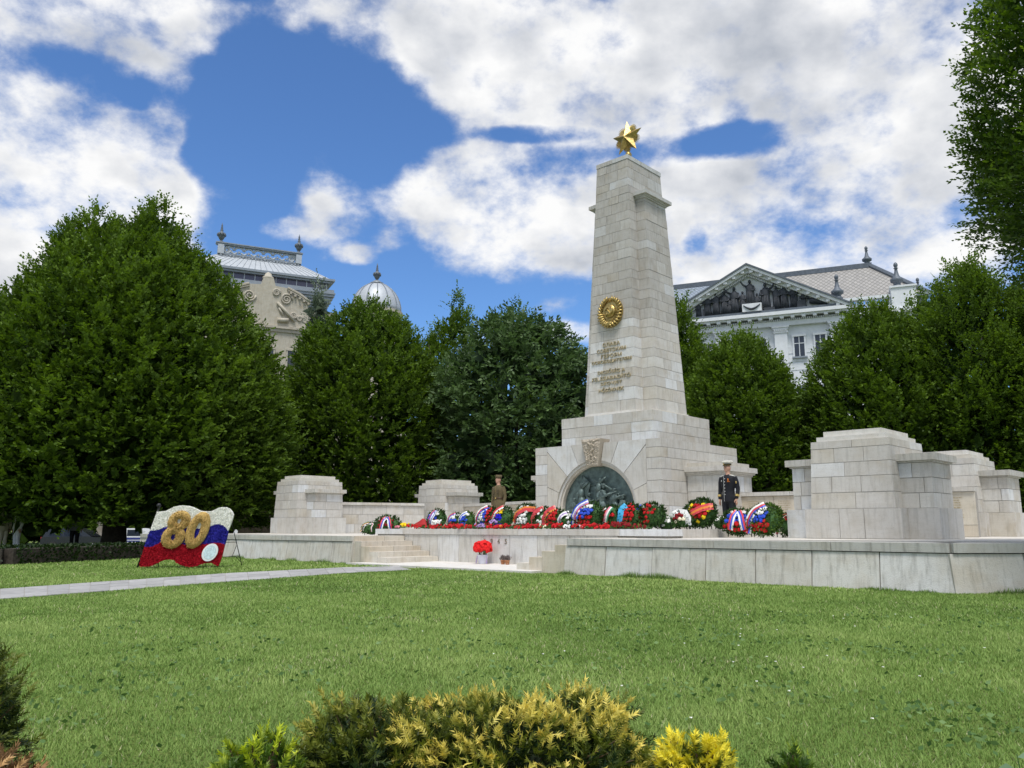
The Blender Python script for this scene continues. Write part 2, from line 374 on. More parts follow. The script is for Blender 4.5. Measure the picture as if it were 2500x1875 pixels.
# path of grey slabs from the left to the steps
up = [(-15.0, 5.6), (-7.71, 12.63), (-5.79, 16.87), (-3.95, 19.35), (-2.75, 19.95)]
lo = [(-12.9, 3.2), (-6.62, 10.86), (-4.89, 14.29), (-3.37, 17.02), (-2.2, 18.35)]
path = struct('path', MB().add([(x, y, .006) for x, y in lo] + [(x, y, .006) for x, y in reversed(up)], [tuple(range(10))]), 'mortar')
for k in range(4):
    n = 12 if k < 2 else 6
    for i in range(n):
        f0, f1 = i / n, (i + 1) / n
        def P(a, b, f): return Vector((a[k][0] + (a[k + 1][0] - a[k][0]) * f, a[k][1] + (a[k + 1][1] - a[k][1]) * f, 0))
        for j in range(3):
            q = []
            for (f, g_) in ((f0, j / 3), (f1, j / 3), (f1, (j + 1) / 3), (f0, (j + 1) / 3)):
                p = P(lo, lo, f).lerp(P(up, up, f), g_); q.append(p)
            c = sum(q, Vector()) / 4; q = [c + (p - c) * .975 for p in q]; hgt = .014 + random.uniform(-.002, .002)
            obj('paving_slab', MB().hexa([(p.x, p.y, .002) for p in q] + [(p.x, p.y, hgt) for p in q]), 'path_slab', path)

# ------------------------------------------------------------ terrace
terr = thing('memorial_terrace', 'wide raised limestone terrace with overhanging coping under the memorial', 'terrace', (MC[0], MC[1], 0), MROT)
CT = .135; BAT = .07
SR = 3.62                                           # half length between the two wings
polyR = [(SR, -7.85), (10.75, -8.0), (14.6, -4.4), (14.6, 5.3), (SR, 5.3)]
polyL = [(-SR, -7.85), (-SR, 5.3), (-16.2, 5.3), (-16.2, -8.0)]
def off_edge(a, b, d):                              # outward offset of an edge (clockwise seen from above = outside right)
    t = (Vector(b) - Vector(a)).normalized(); return Vector((t.y, -t.x)) * d
cm = MB(); cm.flat([(x, y) for x, y in polyR], .0, ZT - CT - .01); cm.flat([(x, y) for x, y in polyL[::-1]], .0, ZT - CT - .01)
cm.flat([(-SR, -6.0), (SR, -6.0), (SR, 5.3), (-SR, 5.3)], 0, ZT - .012)
obj('core', cm, 'dark_joint', terr)
def facing(a, b, n, zb=-.05):
    """upright slabs and a coping along an outer edge a->b"""
    a, b = Vector(a), Vector(b); t = (b - a).normalized(); nrm = Vector((t.y, -t.x)); Ln = (b - a).length
    cs = cuts(0, Ln, n, .14); cs[0] -= .04; cs[-1] += .04
    for i in range(n):
        x0, x1 = cs[i] + (.008 if i else 0), cs[i + 1] - (.008 if i < n - 1 else 0); j = random.uniform(-.006, .006)
        p = []
        for z, o in ((zb, BAT + .03), (ZT - CT - .014, .02)):
            for q, dd in ((x0, o + j), (x1, o + j), (x1, -.1), (x0, -.1)):
                v = a + t * q + nrm * dd; p.append((v.x, v.y, z))
        obj('wall_slab', MB().hexa(p), 'terrace_stone', terr)
    m = max(2, int(n * .6)); cs = cuts(0, Ln, m, .15)
    for i in range(m):
        x0, x1 = cs[i] + .005, cs[i + 1] - .005; j = random.uniform(-.006, .006); p = []
        for z in (ZT - CT, ZT):
            for q, dd in ((x0, .05 + j), (x1, .05 + j), (x1, -.55), (x0, -.55)):
                v = a + t * q + nrm * dd; p.append((v.x, v.y, z))
        obj('coping_stone', MB().hexa(p), 'coping_stone', terr)
facing((SR, -7.85), (10.75, -8.0), 7)
facing((10.77, -8.02), (14.6, -4.4), 5)
facing((-16.2, -8.0), (-SR, -7.85), 13)
pv = MB(); ZP = ZT - .004
pv.flat([(SR + .02, -7.35), (10.5, -5.3), (14.1, -4.1), (14.6, 5.3), (SR + .02, 5.3)], ZT - .1, ZP)
pv.flat([(-SR - .02, -7.35), (-SR - .02, 5.3), (-16.1, 5.3), (-16.1, -5.3)][::-1], ZT - .1, ZP)
pv.flat([(-SR, -6.0), (SR, -6.0), (SR, 5.3), (-SR, 5.3)], ZT - .1, ZP - .003)
obj('paving', pv, 'paving_stone', terr)

# steps down into the little court, one flight from each wing
def flight(side, label):
    st = thing('stone_steps', label, 'steps', (MC[0], MC[1], 0), MROT)
    rise = (ZT - .05) / 5
    for k in range(1, 5):                            # treads below terrace level
        z1 = ZT - rise * k; far = SR - .355 * k; near = SR - .355 * (k - 1)
        ys = cuts(-7.85, -6.12, 2, .2)
        for i in range(2):
            a, b = sorted((side * far, side * (near + .02)))
            obj('step', MB().box(a, b, ys[i] + .004, ys[i + 1] - .004, 0.0, z1), 'step_stone', st)
    ys = cuts(-7.85, -6.12, 2, .2)                   # top riser block, flush with the terrace
    for i in range(2):
        a, b = sorted((side * (SR - .02), side * (SR + .5)))
        obj('step', MB().box(a, b, ys[i] + .004 + (.04 if i == 0 else 0), ys[i + 1] - .004, ZT - rise * 1.02, ZT + .003), 'step_stone', st)
    return st
flight(-1, 'left flight of pale stone steps beside the bucket of red flowers')
flight(1, 'right flight of stone steps seen from its stepped end')
ct = struct('court_paving', MB().flat([(-3.2, -8.35), (3.0, -8.28), (2.6, -6.05), (-2.6, -6.05)], 0, .045), 'paving_stone')
ct.location = (MC[0], MC[1], 0); ct.rotation_euler = (0, 0, MROT)

# dais with the year on its front
da = thing('flower_dais', 'low stone dais in front of the obelisk with 1945 carved below the flowers', 'dais', (MC[0], MC[1], 0), MROT)
ZD = .885
obj('core', MB().box(-4.85, 4.85, -6.08, -1.45, ZT - .05, ZD - .02).box(-2.4, 2.4, -6.07, -5.9, .0, ZT), 'mortar', da)
xs = cuts(-2.25, 2.25, 5, .15)
for i in range(5): obj('front_slab', MB().box(xs[i] + .006, xs[i + 1] - .006, -6.11 + random.uniform(-.003, .003), -5.95, .04, .735), 'terrace_stone', da)
for sd in (-1, 1):
    a, b = sorted((sd * 2.255, sd * (SR - .02))); obj('front_slab', MB().box(a, b, -6.108, -5.95, .1, .735), 'terrace_stone', da)
xs = cuts(-4.9, 4.9, 9, .2)
for i in range(9): obj('edge_stone', MB().box(xs[i] + .004, xs[i + 1] - .004, -6.135 + random.uniform(-.003, .003), -5.55, .742, ZD), 'limestone', da)
for sd in (-1, 1):
    ys = cuts(-5.55, -1.4, 4, .2)
    for i in range(4):
        a, b = sorted((sd * 4.9, sd * 4.45)); obj('edge_stone', MB().box(a, b, ys[i] + .004, ys[i + 1] - .004, ZT - .06, ZD - .001), 'limestone', da)
obj('top_paving', MB().box(-4.44, 4.44, -5.54, -1.4, ZD - .1, ZD - .006), 'paving_stone', da)
for sd in (-1, 1):   # low second step behind the dais ends
    a, b = sorted((sd * 4.91, sd * 6.1)); obj('low_step', MB().box(a, b, -2.3, 1.0, ZT - .05, ZT + .085), 'paving_stone', da)

def text_part(name, body, width, height, loc, rot, mat, parent, extr=.012):
    cu = bpy.data.curves.new(name, 'FONT'); cu.body = body; cu.extrude = extr; cu.align_x = 'CENTER'; cu.align_y = 'CENTER'; cu.size = 1.0; cu.resolution_u = 3
    to = bpy.data.objects.new(name + '_tmp', cu); col.objects.link(to)
    dg = bpy.context.evaluated_depsgraph_get(); me = bpy.data.meshes.new_from_object(to.evaluated_get(dg))
    bpy.data.objects.remove(to)
    co = np.empty(len(me.vertices) * 3, np.float32); me.vertices.foreach_get('co', co); co = co.reshape(-1, 3)
    if len(co):
        mn, mx_ = co.min(0), co.max(0); c = (mn + mx_) / 2; sz = mx_ - mn
        co[:, 0] = (co[:, 0] - c[0]) * width / max(sz[0], 1e-6); co[:, 1] = (co[:, 1] - c[1]) * height / max(sz[1], 1e-6)
        me.vertices.foreach_set('co', co.ravel())
    me.materials.clear(); me.materials.append(MATS[mat])
    o = bpy.data.objects.new(name, me); col.objects.link(o); o.parent = parent; o.location = loc; o.rotation_euler = rot
    return o
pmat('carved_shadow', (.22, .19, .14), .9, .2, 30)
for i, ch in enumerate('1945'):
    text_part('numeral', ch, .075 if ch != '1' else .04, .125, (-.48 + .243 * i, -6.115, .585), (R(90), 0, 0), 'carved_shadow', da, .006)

# ------------------------------------------------------------ obelisk
ob = thing('memorial_obelisk', 'tall pale limestone obelisk on a stepped base with golden star and bronze relief', 'obelisk', (MC[0], MC[1], 0), MROT)
rnd = random.Random(5)
# base block B with the arched front
BW, BD, ZB = 2.24, 2.144, 3.318
AW, AD, ZA = 1.658, 1.574, 4.21
obj('mortar_core', MB().box(-BW + .02, BW - .02, -BD + .305, BD, ZT, ZB - .005), 'mortar', ob)
zs = [ZD - .15, 1.14, 1.50, 1.86, 2.18, 2.49, 2.80, 3.08, ZB]
for k in range(len(zs) - 1):
    g = G / 2; z0, z1 = zs[k] + g, zs[k + 1] - g
    for sd in (1, -1):                               # side faces, corner blocks turn to the front
        q = rnd.choice((.35, .62, .5)); ys = [-BD] + cuts(-BD + q, BD, 4 if k % 2 else 5, rnd=rnd)
        for i in range(len(ys) - 1):
            fx = .46 if i == 0 else .22
            a, b = sorted((sd * (BW - fx), sd * (BW + rnd.uniform(-.004, .004))))
            obj('ashlar_block', MB().box(a, b, ys[i] + (g if i else 0), ys[i + 1] - g, z0, z1), 'limestone', ob)
# arch front: voussoirs between the rim and a frame, with strips of small blocks outside
ZC, RO, RI, XF = 1.40, 1.43, 1.285, BW - .47
ang = [-12, 0, 22, 45, 66, 80, 100, 114, 135, 158, 180, 192]
def edge_hit(a):
    c, s_ = math.cos(a), math.sin(a); t = 1e9
    if abs(c) > 1e-6: t = min(t, XF / abs(c))
    if s_ > 1e-6: t = min(t, (ZB - .004 - ZC) / s_)
    return (c * t, ZC + s_ * t)
corner = [math.atan2(ZB - .004 - ZC, XF), math.pi - math.atan2(ZB - .004 - ZC, XF)]
for i in range(1, len(ang) - 2):
    if ang[i] == 80: continue
    a0, a1 = R(ang[i]) + .004, R(ang[i + 1]) - .004
    inner = [(RO * math.cos(a0 + (a1 - a0) * k / 8), ZC + RO * math.sin(a0 + (a1 - a0) * k / 8)) for k in range(9)]
    outer = [edge_hit(a1)] + [(math.copysign(XF, math.cos(c)), ZB - .004) for c in corner if a0 < c < a1] + [edge_hit(a0)]
    obj('voussoir', MB().slab(inner + outer, -BD + rnd.uniform(-.003, .003), -BD + .3), 'limestone', ob)
for sd in (-1, 1):
    a, b = sorted((sd * (RO + .004), sd * (XF - .004)))
    obj('jamb_block', MB().box(a, b, -BD, -BD + .3, ZD, ZC - .006), 'limestone', ob)
# rim moulding in two rolls
def ring(r0, r1, y0, y1, n=30):
    pts = [(r1, ZD + .0)] + [(r1 * math.cos(math.pi * k / n), ZC + r1 * math.sin(math.pi * k / n)) for k in range(n + 1)] + [(-r1, ZD)]
    ptsi = [(r0, ZD)] + [(r0 * math.cos(math.pi * k / n), ZC + r0 * math.sin(math.pi * k / n)) for k in range(n + 1)] + [(-r0, ZD)]
    mb = MB(); m = len(pts)
    for (P_, y_) in ((pts, y0), (ptsi, y0), (ptsi, y1), (pts, y1)): mb.v += [(x, y_, z) for x, z in P_]
    for j in range(4):
        for i in range(m - 1):
            a = j * m + i; b = ((j + 1) % 4) * m + i; mb.f.append((a, a + 1, b + 1, b)); mb.m.append(0)
    return mb
obj('arch_moulding', ring(RO - .075, RO - .002, -BD + .05, -BD + .3), 'limestone', ob)
obj('arch_moulding', ring(RI, RO - .078, -BD + .10, -BD + .3), 'step_stone', ob)
# keystone: rough carved face
ks = MB(); nx, nz = 14, 22
for j in range(nz + 1):
    for i in range(nx + 1):
        f = j / nz; zz_ = 2.66 + (3.43 - 2.66) * f; hw = .20 + .15 * f; x = (i / nx * 2 - 1) * hw
        e = min(i, nx - i, 2) / 2 * min(1, min(j, nz - j) / 1.5)
        ks.v.append((x, -BD - .10 - .05 * f - rnd.uniform(0, .06) * e, zz_))
for j in range(nz):
    for i in range(nx):
        a = j * (nx + 1) + i; ks.f.append((a, a + 1, a + nx + 2, a + nx + 1)); ks.m.append(0)
def kf(y): return [(-.20, y, 2.66), (.20, y, 2.66), (.35, y, 3.43), (-.35, y, 3.43)]
ks.add([(-.20, -BD - .10, 2.66), (.20, -BD - .10, 2.66), (.20, -BD + .3, 2.66), (-.20, -BD + .3, 2.66), (-.35, -BD - .15, 3.43), (.35, -BD - .15, 3.43), (.35, -BD + .3, 3.43), (-.35, -BD + .3, 3.43)],
       [(0, 3, 2, 1), (4, 5, 6, 7), (1, 2, 6, 5), (2, 3, 7, 6), (3, 0, 4, 7)])
obj('keystone', ks, 'rough_stone', ob)
# upper base A
core(ob, const(AW), const(AD), ZB - .02, ZA)
za = [ZB + .002, ZB + .29, ZB + .585, ZA]
for k in range(3): ashlar(ob, 'limestone', za[k], za[k + 1], const(AW), const(AD), 5 if k != 1 else 4, 4, rnd=rnd)
obj('ledge', MB().box(-AW + .01, AW - .01, -AD + .01, AD, ZA - .02, ZA + .003), 'limestone', ob)
# shaft: cross plan, core tongue front/back and side wings
ZS, ZTOP, ZW = 4.26, 12.465, 11.04
cX, cY = lin(4.33, .873, ZTOP, .588), lin(4.33, 1.255, ZTOP, .939)
wX, wY = lin(4.33, 1.328, ZW, .953), lin(4.33, .828, ZW, .60)
def add(f, d): return lambda z: f(z) + d
for (fx, fy) in ((cX, cY), (wX, wY)):
    mb = MB()
    for a, b, h0, h1 in ((.10, .10, ZA, ZA + .035), (.06, .06, ZA + .035, ZA + .075), (.03, .03, ZA + .075, ZA + .11)):
        mb.box(-fx(h0) - a, fx(h0) + a, -fy(h0) - b, fy(h0) + b, h0 + .001, h1)
    obj('base_moulding', mb, 'paving_stone', ob)
core(ob, cX, cY, ZA + .1, ZTOP - .12); core(ob, wX, wY, ZA + .1, ZW)
zc = [ZA + .11]; hs = [.36, .42, .34, .30, .36, .30, .38, .34, .30, .36, .34, .32, .38, .30, .44, .34, .30, .38, .36, .32, .36, .28, .28, .28, .40, .30]
k_ = (ZTOP - .14 - zc[0]) / sum(hs)
for h in hs: zc.append(zc[-1] + h * k_)
for k in range(len(hs)):
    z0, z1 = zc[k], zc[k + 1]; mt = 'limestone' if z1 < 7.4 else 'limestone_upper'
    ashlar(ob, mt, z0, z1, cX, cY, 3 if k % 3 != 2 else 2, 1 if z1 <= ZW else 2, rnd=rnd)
    if z1 <= ZW + .15:
        z1w = min(z1, ZW); n = 2 if k % 2 else 3
        g = G / 2
        for sd in (1, -1):                           # wing: front return block + side blocks
            def blk(x0, x1, y0, y1):
                p = []
                for z in (z0 + g, z1w - g):
                    for (a, b) in ((x0, y0), (x1, y0), (x1, y1), (x0, y1)): p.append((sd * a(z), b(z), z))
                if sd < 0: p = [p[1], p[0], p[3], p[2], p[5], p[4], p[7], p[6]]
                obj('ashlar_block', MB().hexa(p), mt, ob)
            q = rnd.uniform(.2, .5); o = rnd.uniform(-.004, .004)
            ys = cuts(-1, 1, n, rnd=rnd) if sd > 0 else [-1, 1]
            for i in range(len(ys) - 1):
                inner = (lambda z: cX(z) + .0) if i == 0 else (lambda z: wX(z) - .2)
                blk(inner, lambda z, o=o: wX(z) + o, lambda z, a=ys[i], e=(g if i else 0): a * wY(z) + e, lambda z, b=ys[i + 1]: b * wY(z) - g)
# wing cornices
for sd in (1, -1):
    mb = MB()
    x0, x1, y1 = cX(ZW), wX(ZW), wY(ZW)
    for d, h0, h1 in ((.035, 0, .045), (.075, .045, .09), (.15, .09, .20)):
        a, b = sorted((sd * (x0 - .05), sd * (x1 + d))); mb.box(a, b, -y1 - d, y1 + d, ZW + h0, ZW + h1)
    a, b = sorted((sd * (x0 - .05), sd * (x1 + .05))); mb.box(a, b, -y1 - .05, y1 + .05, ZW + .2, ZW + .26)
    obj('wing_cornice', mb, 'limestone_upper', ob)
tx, ty = cX(ZTOP), cY(ZTOP)
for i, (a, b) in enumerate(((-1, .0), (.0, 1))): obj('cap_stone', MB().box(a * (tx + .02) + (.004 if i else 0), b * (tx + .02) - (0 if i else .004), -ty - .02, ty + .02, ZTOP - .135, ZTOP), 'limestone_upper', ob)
# side buttresses of the base
for sd in (1, -1):
    bz = [ZT, 1.10, 1.50, 1.90, 2.34]
    mb = MB(); a, b = sorted((sd * (BW - .05), sd * 3.30)); obj('mortar_core', mb.box(a, b, -.83, .83, ZT, 2.335), 'mortar', ob)
    for k in range(4):
        xs = cuts(BW + .02, 3.33, 2, rnd=rnd); ys = cuts(-.85, .85, 3 if k % 2 else 2, rnd=rnd); g = G / 2; z0, z1 = bz[k] + g, bz[k + 1] - g
        for i in range(2):
            a, b = sorted((sd * (xs[i] + g), sd * (xs[i + 1] - (g if i == 0 else 0)))); obj('ashlar_block', MB().box(a, b, -.85 + rnd.uniform(-.003, .003), -.6 if i == 0 else ys[1] - g, z0, z1), 'limestone', ob)
        for i in range(1, len(ys) - 1):
            a, b = sorted((sd * 3.1, sd * 3.33)); obj('ashlar_block', MB().box(a, b, ys[i], ys[i + 1] - g, z0, z1), 'limestone', ob)
    mb = MB()
    for d, h0, h1 in ((.03, 0, .05), (.08, .05, .10), (.13, .10, .24)):
        a, b = sorted((sd * (BW + .002), sd * (3.33 + d))); mb.box(a, b, -.85 - d, .85 + d, 2.34 + h0, 2.34 + h1)
    obj('buttress_cornice', mb, 'limestone', ob)
    a, b = sorted((sd * (BW + .002), sd * 3.3)); obj('buttress_top', MB().box(a, b, -.8, .8, 2.58, 2.70), 'limestone', ob)

# inscription
TL_ = [('СЛАВА', 6.42, .64), ('СОВЕТСКИМ', 6.24, 1.06), ('ГЕРОЯМ', 6.06, .76), ('ОСВОБОДИТЕЛЯМ', 5.885, 1.47), ('DICSŐSÉG A', 5.575, 1.0), ('FELSZABADÍTÓ', 5.39, 1.42), ('SZOVJET', 5.20, .80), ('HŐSÖKNEK', 5.01, .92)]
tilt = math.atan((1.255 - .939) / (ZTOP - 4.33))
for body, z, w in TL_:
    text_part('inscription_line', body, w, .115 if 'Ő' not in body and 'Í' not in body else .14, (0, -cY(z) - .012, z + (.012 if 'Ő' in body else 0)), (R(90) - tilt, 0, 0), 'gilt_letter', ob, .016)

# golden state emblem
em = thing('emblem', None, None, (.0, -cY(7.4) - .01, 7.40), 0, parent=ob); em.rotation_euler = (-tilt, 0, 0)
def disc(rx, rz, y0, y1, n=28, c=(0, 0)): return MB().slab([(c[0] + rx * math.cos(2 * math.pi * k / n), c[1] + rz * math.sin(2 * math.pi * k / n)) for k in range(n)], y0, y1)
obj('backplate', disc(.44, .475, -.06, .05), 'gold', em)
for sd in (-1, 1):                                   # ears of grain bound with ribbon
    mb = MB()
    for k in range(13):
        a = R(-84 + 13.0 * k); rr = .385
        p = Vector((sd * rr * math.cos(a), -.085, .43 * math.sin(a))); tg = Vector((-sd * math.sin(a), 0, math.cos(a) * 1.05)).normalized()
        out = Vector((sd * math.cos(a), 0, math.sin(a)))
        q0 = p - tg * .05 - out * .09; q1 = p + tg * .06 + out * .085
        mb.tube([q0, (q0 + q1) / 2 + Vector((0, -.045, 0)), q1], [.02, .036, .012], 6)
    obj('grain_ears', mb, 'gold', em, True)
    mb = MB()
    for k in range(6):
        a = R(-75 + 13 * k); mb.tube([(sd * .24 * math.cos(a), -.10, .30 * math.sin(a)), (sd * .42 * math.cos(a + .12), -.14, .45 * math.sin(a + .12)), (sd * .45 * math.cos(a + .2), -.07, .48 * math.sin(a + .2))], [.03, .032, .02], 6, sq=.6)
    obj('ribbon_band', mb, 'gold', em, True)
gl = MB().ell((0, -.07, .03), (.205, .09, .215), 18, 10); obj('globe', gl, 'gold', em, True)
sk = MB(); sk.tube([(.03 + .125 * math.cos(R(a)), -.175, .04 + .125 * math.sin(R(a))) for a in range(-130, 100, 22)], [.012, .02, .026, .03, .032, .032, .03, .026, .02, .014, .006], 6); sk.tube([(-.05, -.175, -.06), (-.11, -.17, -.13)], .02, 6)
obj('sickle', sk, 'gold', em, True)
hm = MB(); hm.tube([(.10, -.17, -.09), (-.06, -.18, .09)], .018, 6); q = Matrix.Translation((-.07, -.185, .10)) @ Matrix.Rotation(R(-40), 4, 'Y'); n0 = len(hm.v); hm.box(-.07, .05, -.03, .02, -.03, .03); hm.xf(q, n0)
obj('hammer', hm, 'gold', em)
def star_mesh(r, ri, dep, c=(0, 0, 0), back=0.02):
    mb = MB(); v = [(c[0], c[1] - dep, c[2])]
    for k in range(10):
        rr = r if k % 2 == 0 else ri; a = math.pi / 2 + k * math.pi / 5; v.append((c[0] + rr * math.cos(a), c[1], c[2] + rr * math.sin(a)))
    v.append((c[0], c[1] + dep + back, c[2]))
    f = [(0, 1 + (k + 1) % 10, 1 + k) for k in range(10)] + [(11, 1 + k, 1 + (k + 1) % 10) for k in range(10)]
    return mb.add(v, f)
obj('small_star', star_mesh(.075, .03, .05, (0, -.09, .37)), 'gold', em)
mb = MB()
for k in range(9): mb.tube([(0, -.07, -.33), (.16 * math.sin(R(-60 + 15 * k)), -.10, -.33 + .17 * math.cos(R(-60 + 15 * k)))], [.02, .012], 5)
mb.ell((0, -.09, -.36), (.13, .06, .07), 10, 6); obj('rising_sun', mb, 'gold', em, True)

# star on top
st_ = thing('star', None, None, (0, 0, ZTOP), 0, parent=ob); st_['label'] = 'golden five-pointed star with rays on the top'
zc_ = 1.07
obj('star_body', star_mesh(.60, .265, .20, (0, -.05, zc_)), 'gold', st_)
mb = MB()
for k in range(5):
    a0 = -90 + 72 * k
    for j in range(-4, 5):
        a = R(a0 + j * 5.6); L_ = .50 - .010 * j * j * .6
        mb.tube([(.15 * math.cos(a), -.04, zc_ + .15 * math.sin(a)), (L_ * .75 * math.cos(a), -.045, zc_ + L_ * .75 * math.sin(a)), (L_ * math.cos(a), -.02, zc_ + L_ * math.sin(a))], [.010, .021, .007], 5, sq=1.2)
obj('rays', mb, 'gold', st_)
obj('stem', MB().lathe([(.12, 0), (.12, .05), (.05, .09), (.05, .40), (.10, .44), (.11, .50), (.09, .56), (.05, .60), (.06, .72)], n=12), 'gold', st_, True)

# bronze relief in the arch: storming soldiers
rl = thing('bronze_relief', None, None, (0, -BD + .235, 0), 0, parent=ob); rl['label'] = 'dark green bronze relief of charging soldiers in the arch'
n = 26; pl = MB().slab([(RI + .02, ZD), *[((RI + .02) * math.cos(math.pi * k / n), ZC + (RI + .02) * math.sin(math.pi * k / n)) for k in range(n + 1)], (-RI - .02, ZD)], 0, .06)
obj('backplate', pl, 'bronze', rl)
def soldier_relief(x, z, h, lean, dirn=-1, gun=True, raise_=False, kneel=False):
    mb = MB(); k = h / 1.0; y = -.03
    def P(a, b, d=0): return (x + dirn * (-a) * k + lean * b * k * -1 * 0 + lean * b * k, y - d * k, z + b * k)
    T = lambda pts, r: mb.tube([P(*p) for p in pts], [q * k for q in r], 7)
    T([(0, .52, .06), (.0, .70, .08), (.02, .86, .07)], [.115, .135, .10])                 # coat
    T([(0, .55, .06), (.03, .38, .06), (-.02, .30, .04)], [.12, .15, .16])                 # skirt of coat
    mb.ell(P(.04, .98, .08), (.062 * k, .06 * k, .075 * k), 8, 6); mb.ell(P(.04, 1.02, .08), (.085 * k, .07 * k, .05 * k), 8, 5)
    if kneel: T([(.04, .36, .05), (.26, .30, .07), (.26, .06, .05)], [.085, .075, .05]); T([(-.05, .36, .04), (-.12, .06, .05), (-.36, .05, .03)], [.085, .07, .04])
    else: T([(.05, .40, .05), (.24, .26, .07), (.22, .02, .05), (.30, .0, .05)], [.09, .07, .05, .035]); T([(-.05, .40, .04), (-.16, .22, .05), (-.34, .06, .03), (-.30, .0, .03)], [.09, .07, .05, .035])
    if raise_: T([(.0, .84, .1), (.18, .98, .12), (.34, 1.10, .1)], [.06, .05, .035])
    else: T([(.0, .84, .12), (.18, .70, .16), (.34, .76, .14)], [.06, .05, .035])
    T([(-.04, .84, .06), (-.16, .66, .12), (.06, .62, .16)], [.06, .05, .035])
    if gun: T([(-.22, .56, .16), (.15, .69, .18), (.55, .82, .12)], [.035, .03, .014])
    obj('soldier_figure', mb, 'bronze', rl, True)
for a in ((-.95, 1.12, .62, .10, -1, True, False, True), (-.62, 1.35, .80, .05, -1, False, True), (-.42, 1.15, .72, .12, -1, True), (.02, 1.55, .72, .05, -1, False, True), (.18, 1.15, .95, .0, -1, True), (.62, 1.25, .72, -.08, -1, True),
          (.55, .95, .62, -.05, 1, True, False, True), (.92, 1.0, .78, -.1, -1, True), (-.2, .92, .6, .1, -1, True, False, True), (-.72, .92, .5, .1, -1, True, False, True), (.98, .9, .5, -.1, 1, False, False, True)):
    soldier_relief(*a)
mb = MB(); mb.tube([(-.78, -.05, 1.7), (-.55, -.08, 2.45)], .014, 5); mb.add([(-.76, -.06, 1.85), (-.56, -.07, 2.42), (-.25, -.10, 2.2), (-.42, -.03, 1.8)], [(0, 1, 2, 3), (3, 2, 1, 0)])
obj('banner', mb, 'bronze', rl)
mb = MB(); mb.tube([(-.1, -.08, 2.28), (.5, -.10, 1.98)], [.035, .03], 7); mb.tube([(.55, -.08, 1.75), (.85, -.08, 1.74)], .04, 6); mb.tube([(-.5, -.05, 2.1), (-.1, -.05, 2.15), (.05, -.06, 1.95)], .012, 5)
for k in range(26):
    a = rnd.uniform(0, math.pi); r_ = rnd.uniform(.2, 1.15); mb.tube([(r_ * math.cos(a), -.0, ZC - .35 + .9 * r_ * math.sin(a)), (r_ * math.cos(a) + rnd.uniform(-.15, .15), -.03, ZC - .35 + .9 * r_ * math.sin(a) + rnd.uniform(-.1, .15)), (r_ * math.cos(a) + rnd.uniform(-.2, .2), 0, ZC - .3 + .9 * r_ * math.sin(a) + .1)], [.01, .03, .01], 5)
obj('battle_scene', mb, 'bronze', rl, True)

# ------------------------------------------------------------ pylons and low walls
def pylon(s, t, phi, label, seed, full=True):
    x, y, _ = W(s, t)
    p = thing('stone_pylon', label, 'pylon', (x, y, ZT), MROT - phi, 'stepped stone pylons at the corners of the terrace')
    rn = random.Random(seed)
    m, d, mb_, db, M, D_ = .80, .98, .85, 1.04, .97, 1.10
    ax, ad, aX, aD = 1.43, .60, 1.55, .72
    h1, h2, hA = .60, 2.01, 1.50
    core(p, const(M), const(D_), 0, h1, back=.02); core(p, lin(h1, mb_, h2, m), lin(h1, db, h2, d), h1 - .01, h2 - .005)
    obj('mortar_core', MB().box(-aX + .02, aX - .02, -aD + .02, aD - .02, 0, h1 - .004).box(-ax + .02, ax - .02, -ad + .02, ad - .02, h1 - .01, hA - .01), 'mortar', p)
    ashlar(p, 'limestone', .0, h1, const(M), const(D_), 3, 2, rnd=rn, depth=.25, name='plinth_block')
    hz = [h1, h1 + .33, h1 + .66, h1 + .95, h1 + 1.25, h2]
    for k in range(5): ashlar(p, 'limestone', hz[k], hz[k + 1], lin(h1, mb_, h2, m), lin(h1, db, h2, d), 3 if k % 2 else 2, 2, rnd=rn)
    for sd in (1, -1):
        ys = [-aD, rn.uniform(-.25, .1), aD]
        xin = M - .02
        for i in range(2):
            a, b = sorted((sd * xin, sd * (aX + rn.uniform(-.003, .003)))) ; obj('plinth_block', MB().box(a, b, ys[i] + (.006 if i else 0), ys[i + 1] - (0 if i else .006), 0, h1 - .003), 'limestone', p)
        zz2 = [h1, h1 + .30, h1 + .60, hA]
        for k in range(3):
            xm = rn.uniform(mb_ + .15, ax - .15)
            a, b = sorted((sd * (m - .05), sd * (xm - .006))); obj('ashlar_block', MB().box(a, b, -ad + rn.uniform(-.003, .003), -ad + .25, zz2[k] + .006, zz2[k + 1] - .006), 'limestone', p)
            yy = rn.uniform(-.2, .2)
            a, b = sorted((sd * (xm + .006), sd * ax)); obj('ashlar_block', MB().box(a, b, -ad + rn.uniform(-.003, .003), yy - .006, zz2[k] + .006, zz2[k + 1] - .006), 'limestone', p)
            a, b = sorted((sd * (ax - .25), sd * (ax + .001))); obj('ashlar_block', MB().box(a, b, yy + .006, ad, zz2[k] + .006, zz2[k + 1] - .006), 'limestone', p)
        a, b = sorted((sd * (m - .06), sd * (ax + .11))); a2, b2 = sorted((sd * (m - .06), sd * (ax + .04)))
        obj('arm_cornice', MB().box(a2, b2, -ad - .04, ad + .04, hA, hA + .035).box(a, b, -ad - .11, ad + .11, hA + .036, hA + .175), 'coping_stone', p)
    for q, h0, h1_ in ((.09, h2 + .002, h2 + .10), (.20, h2 + .10, h2 + .22)): obj('cap_step', MB().box(-m + q, m - q, -d + q, d - q, h0, h1_), 'paving_stone', p)
    return p
pylon(7.93, -2.95, .02, 'large nearest stone pylon at the right beside the two tricolour wreaths', 1)
pylon(-13.95, -2.45, .03, 'stone pylon at the left end of the terrace behind the flower flag', 2)
pylon(-12.05, 3.3, .12, 'farther stone pylon between the left pylon and the soldier', 3)
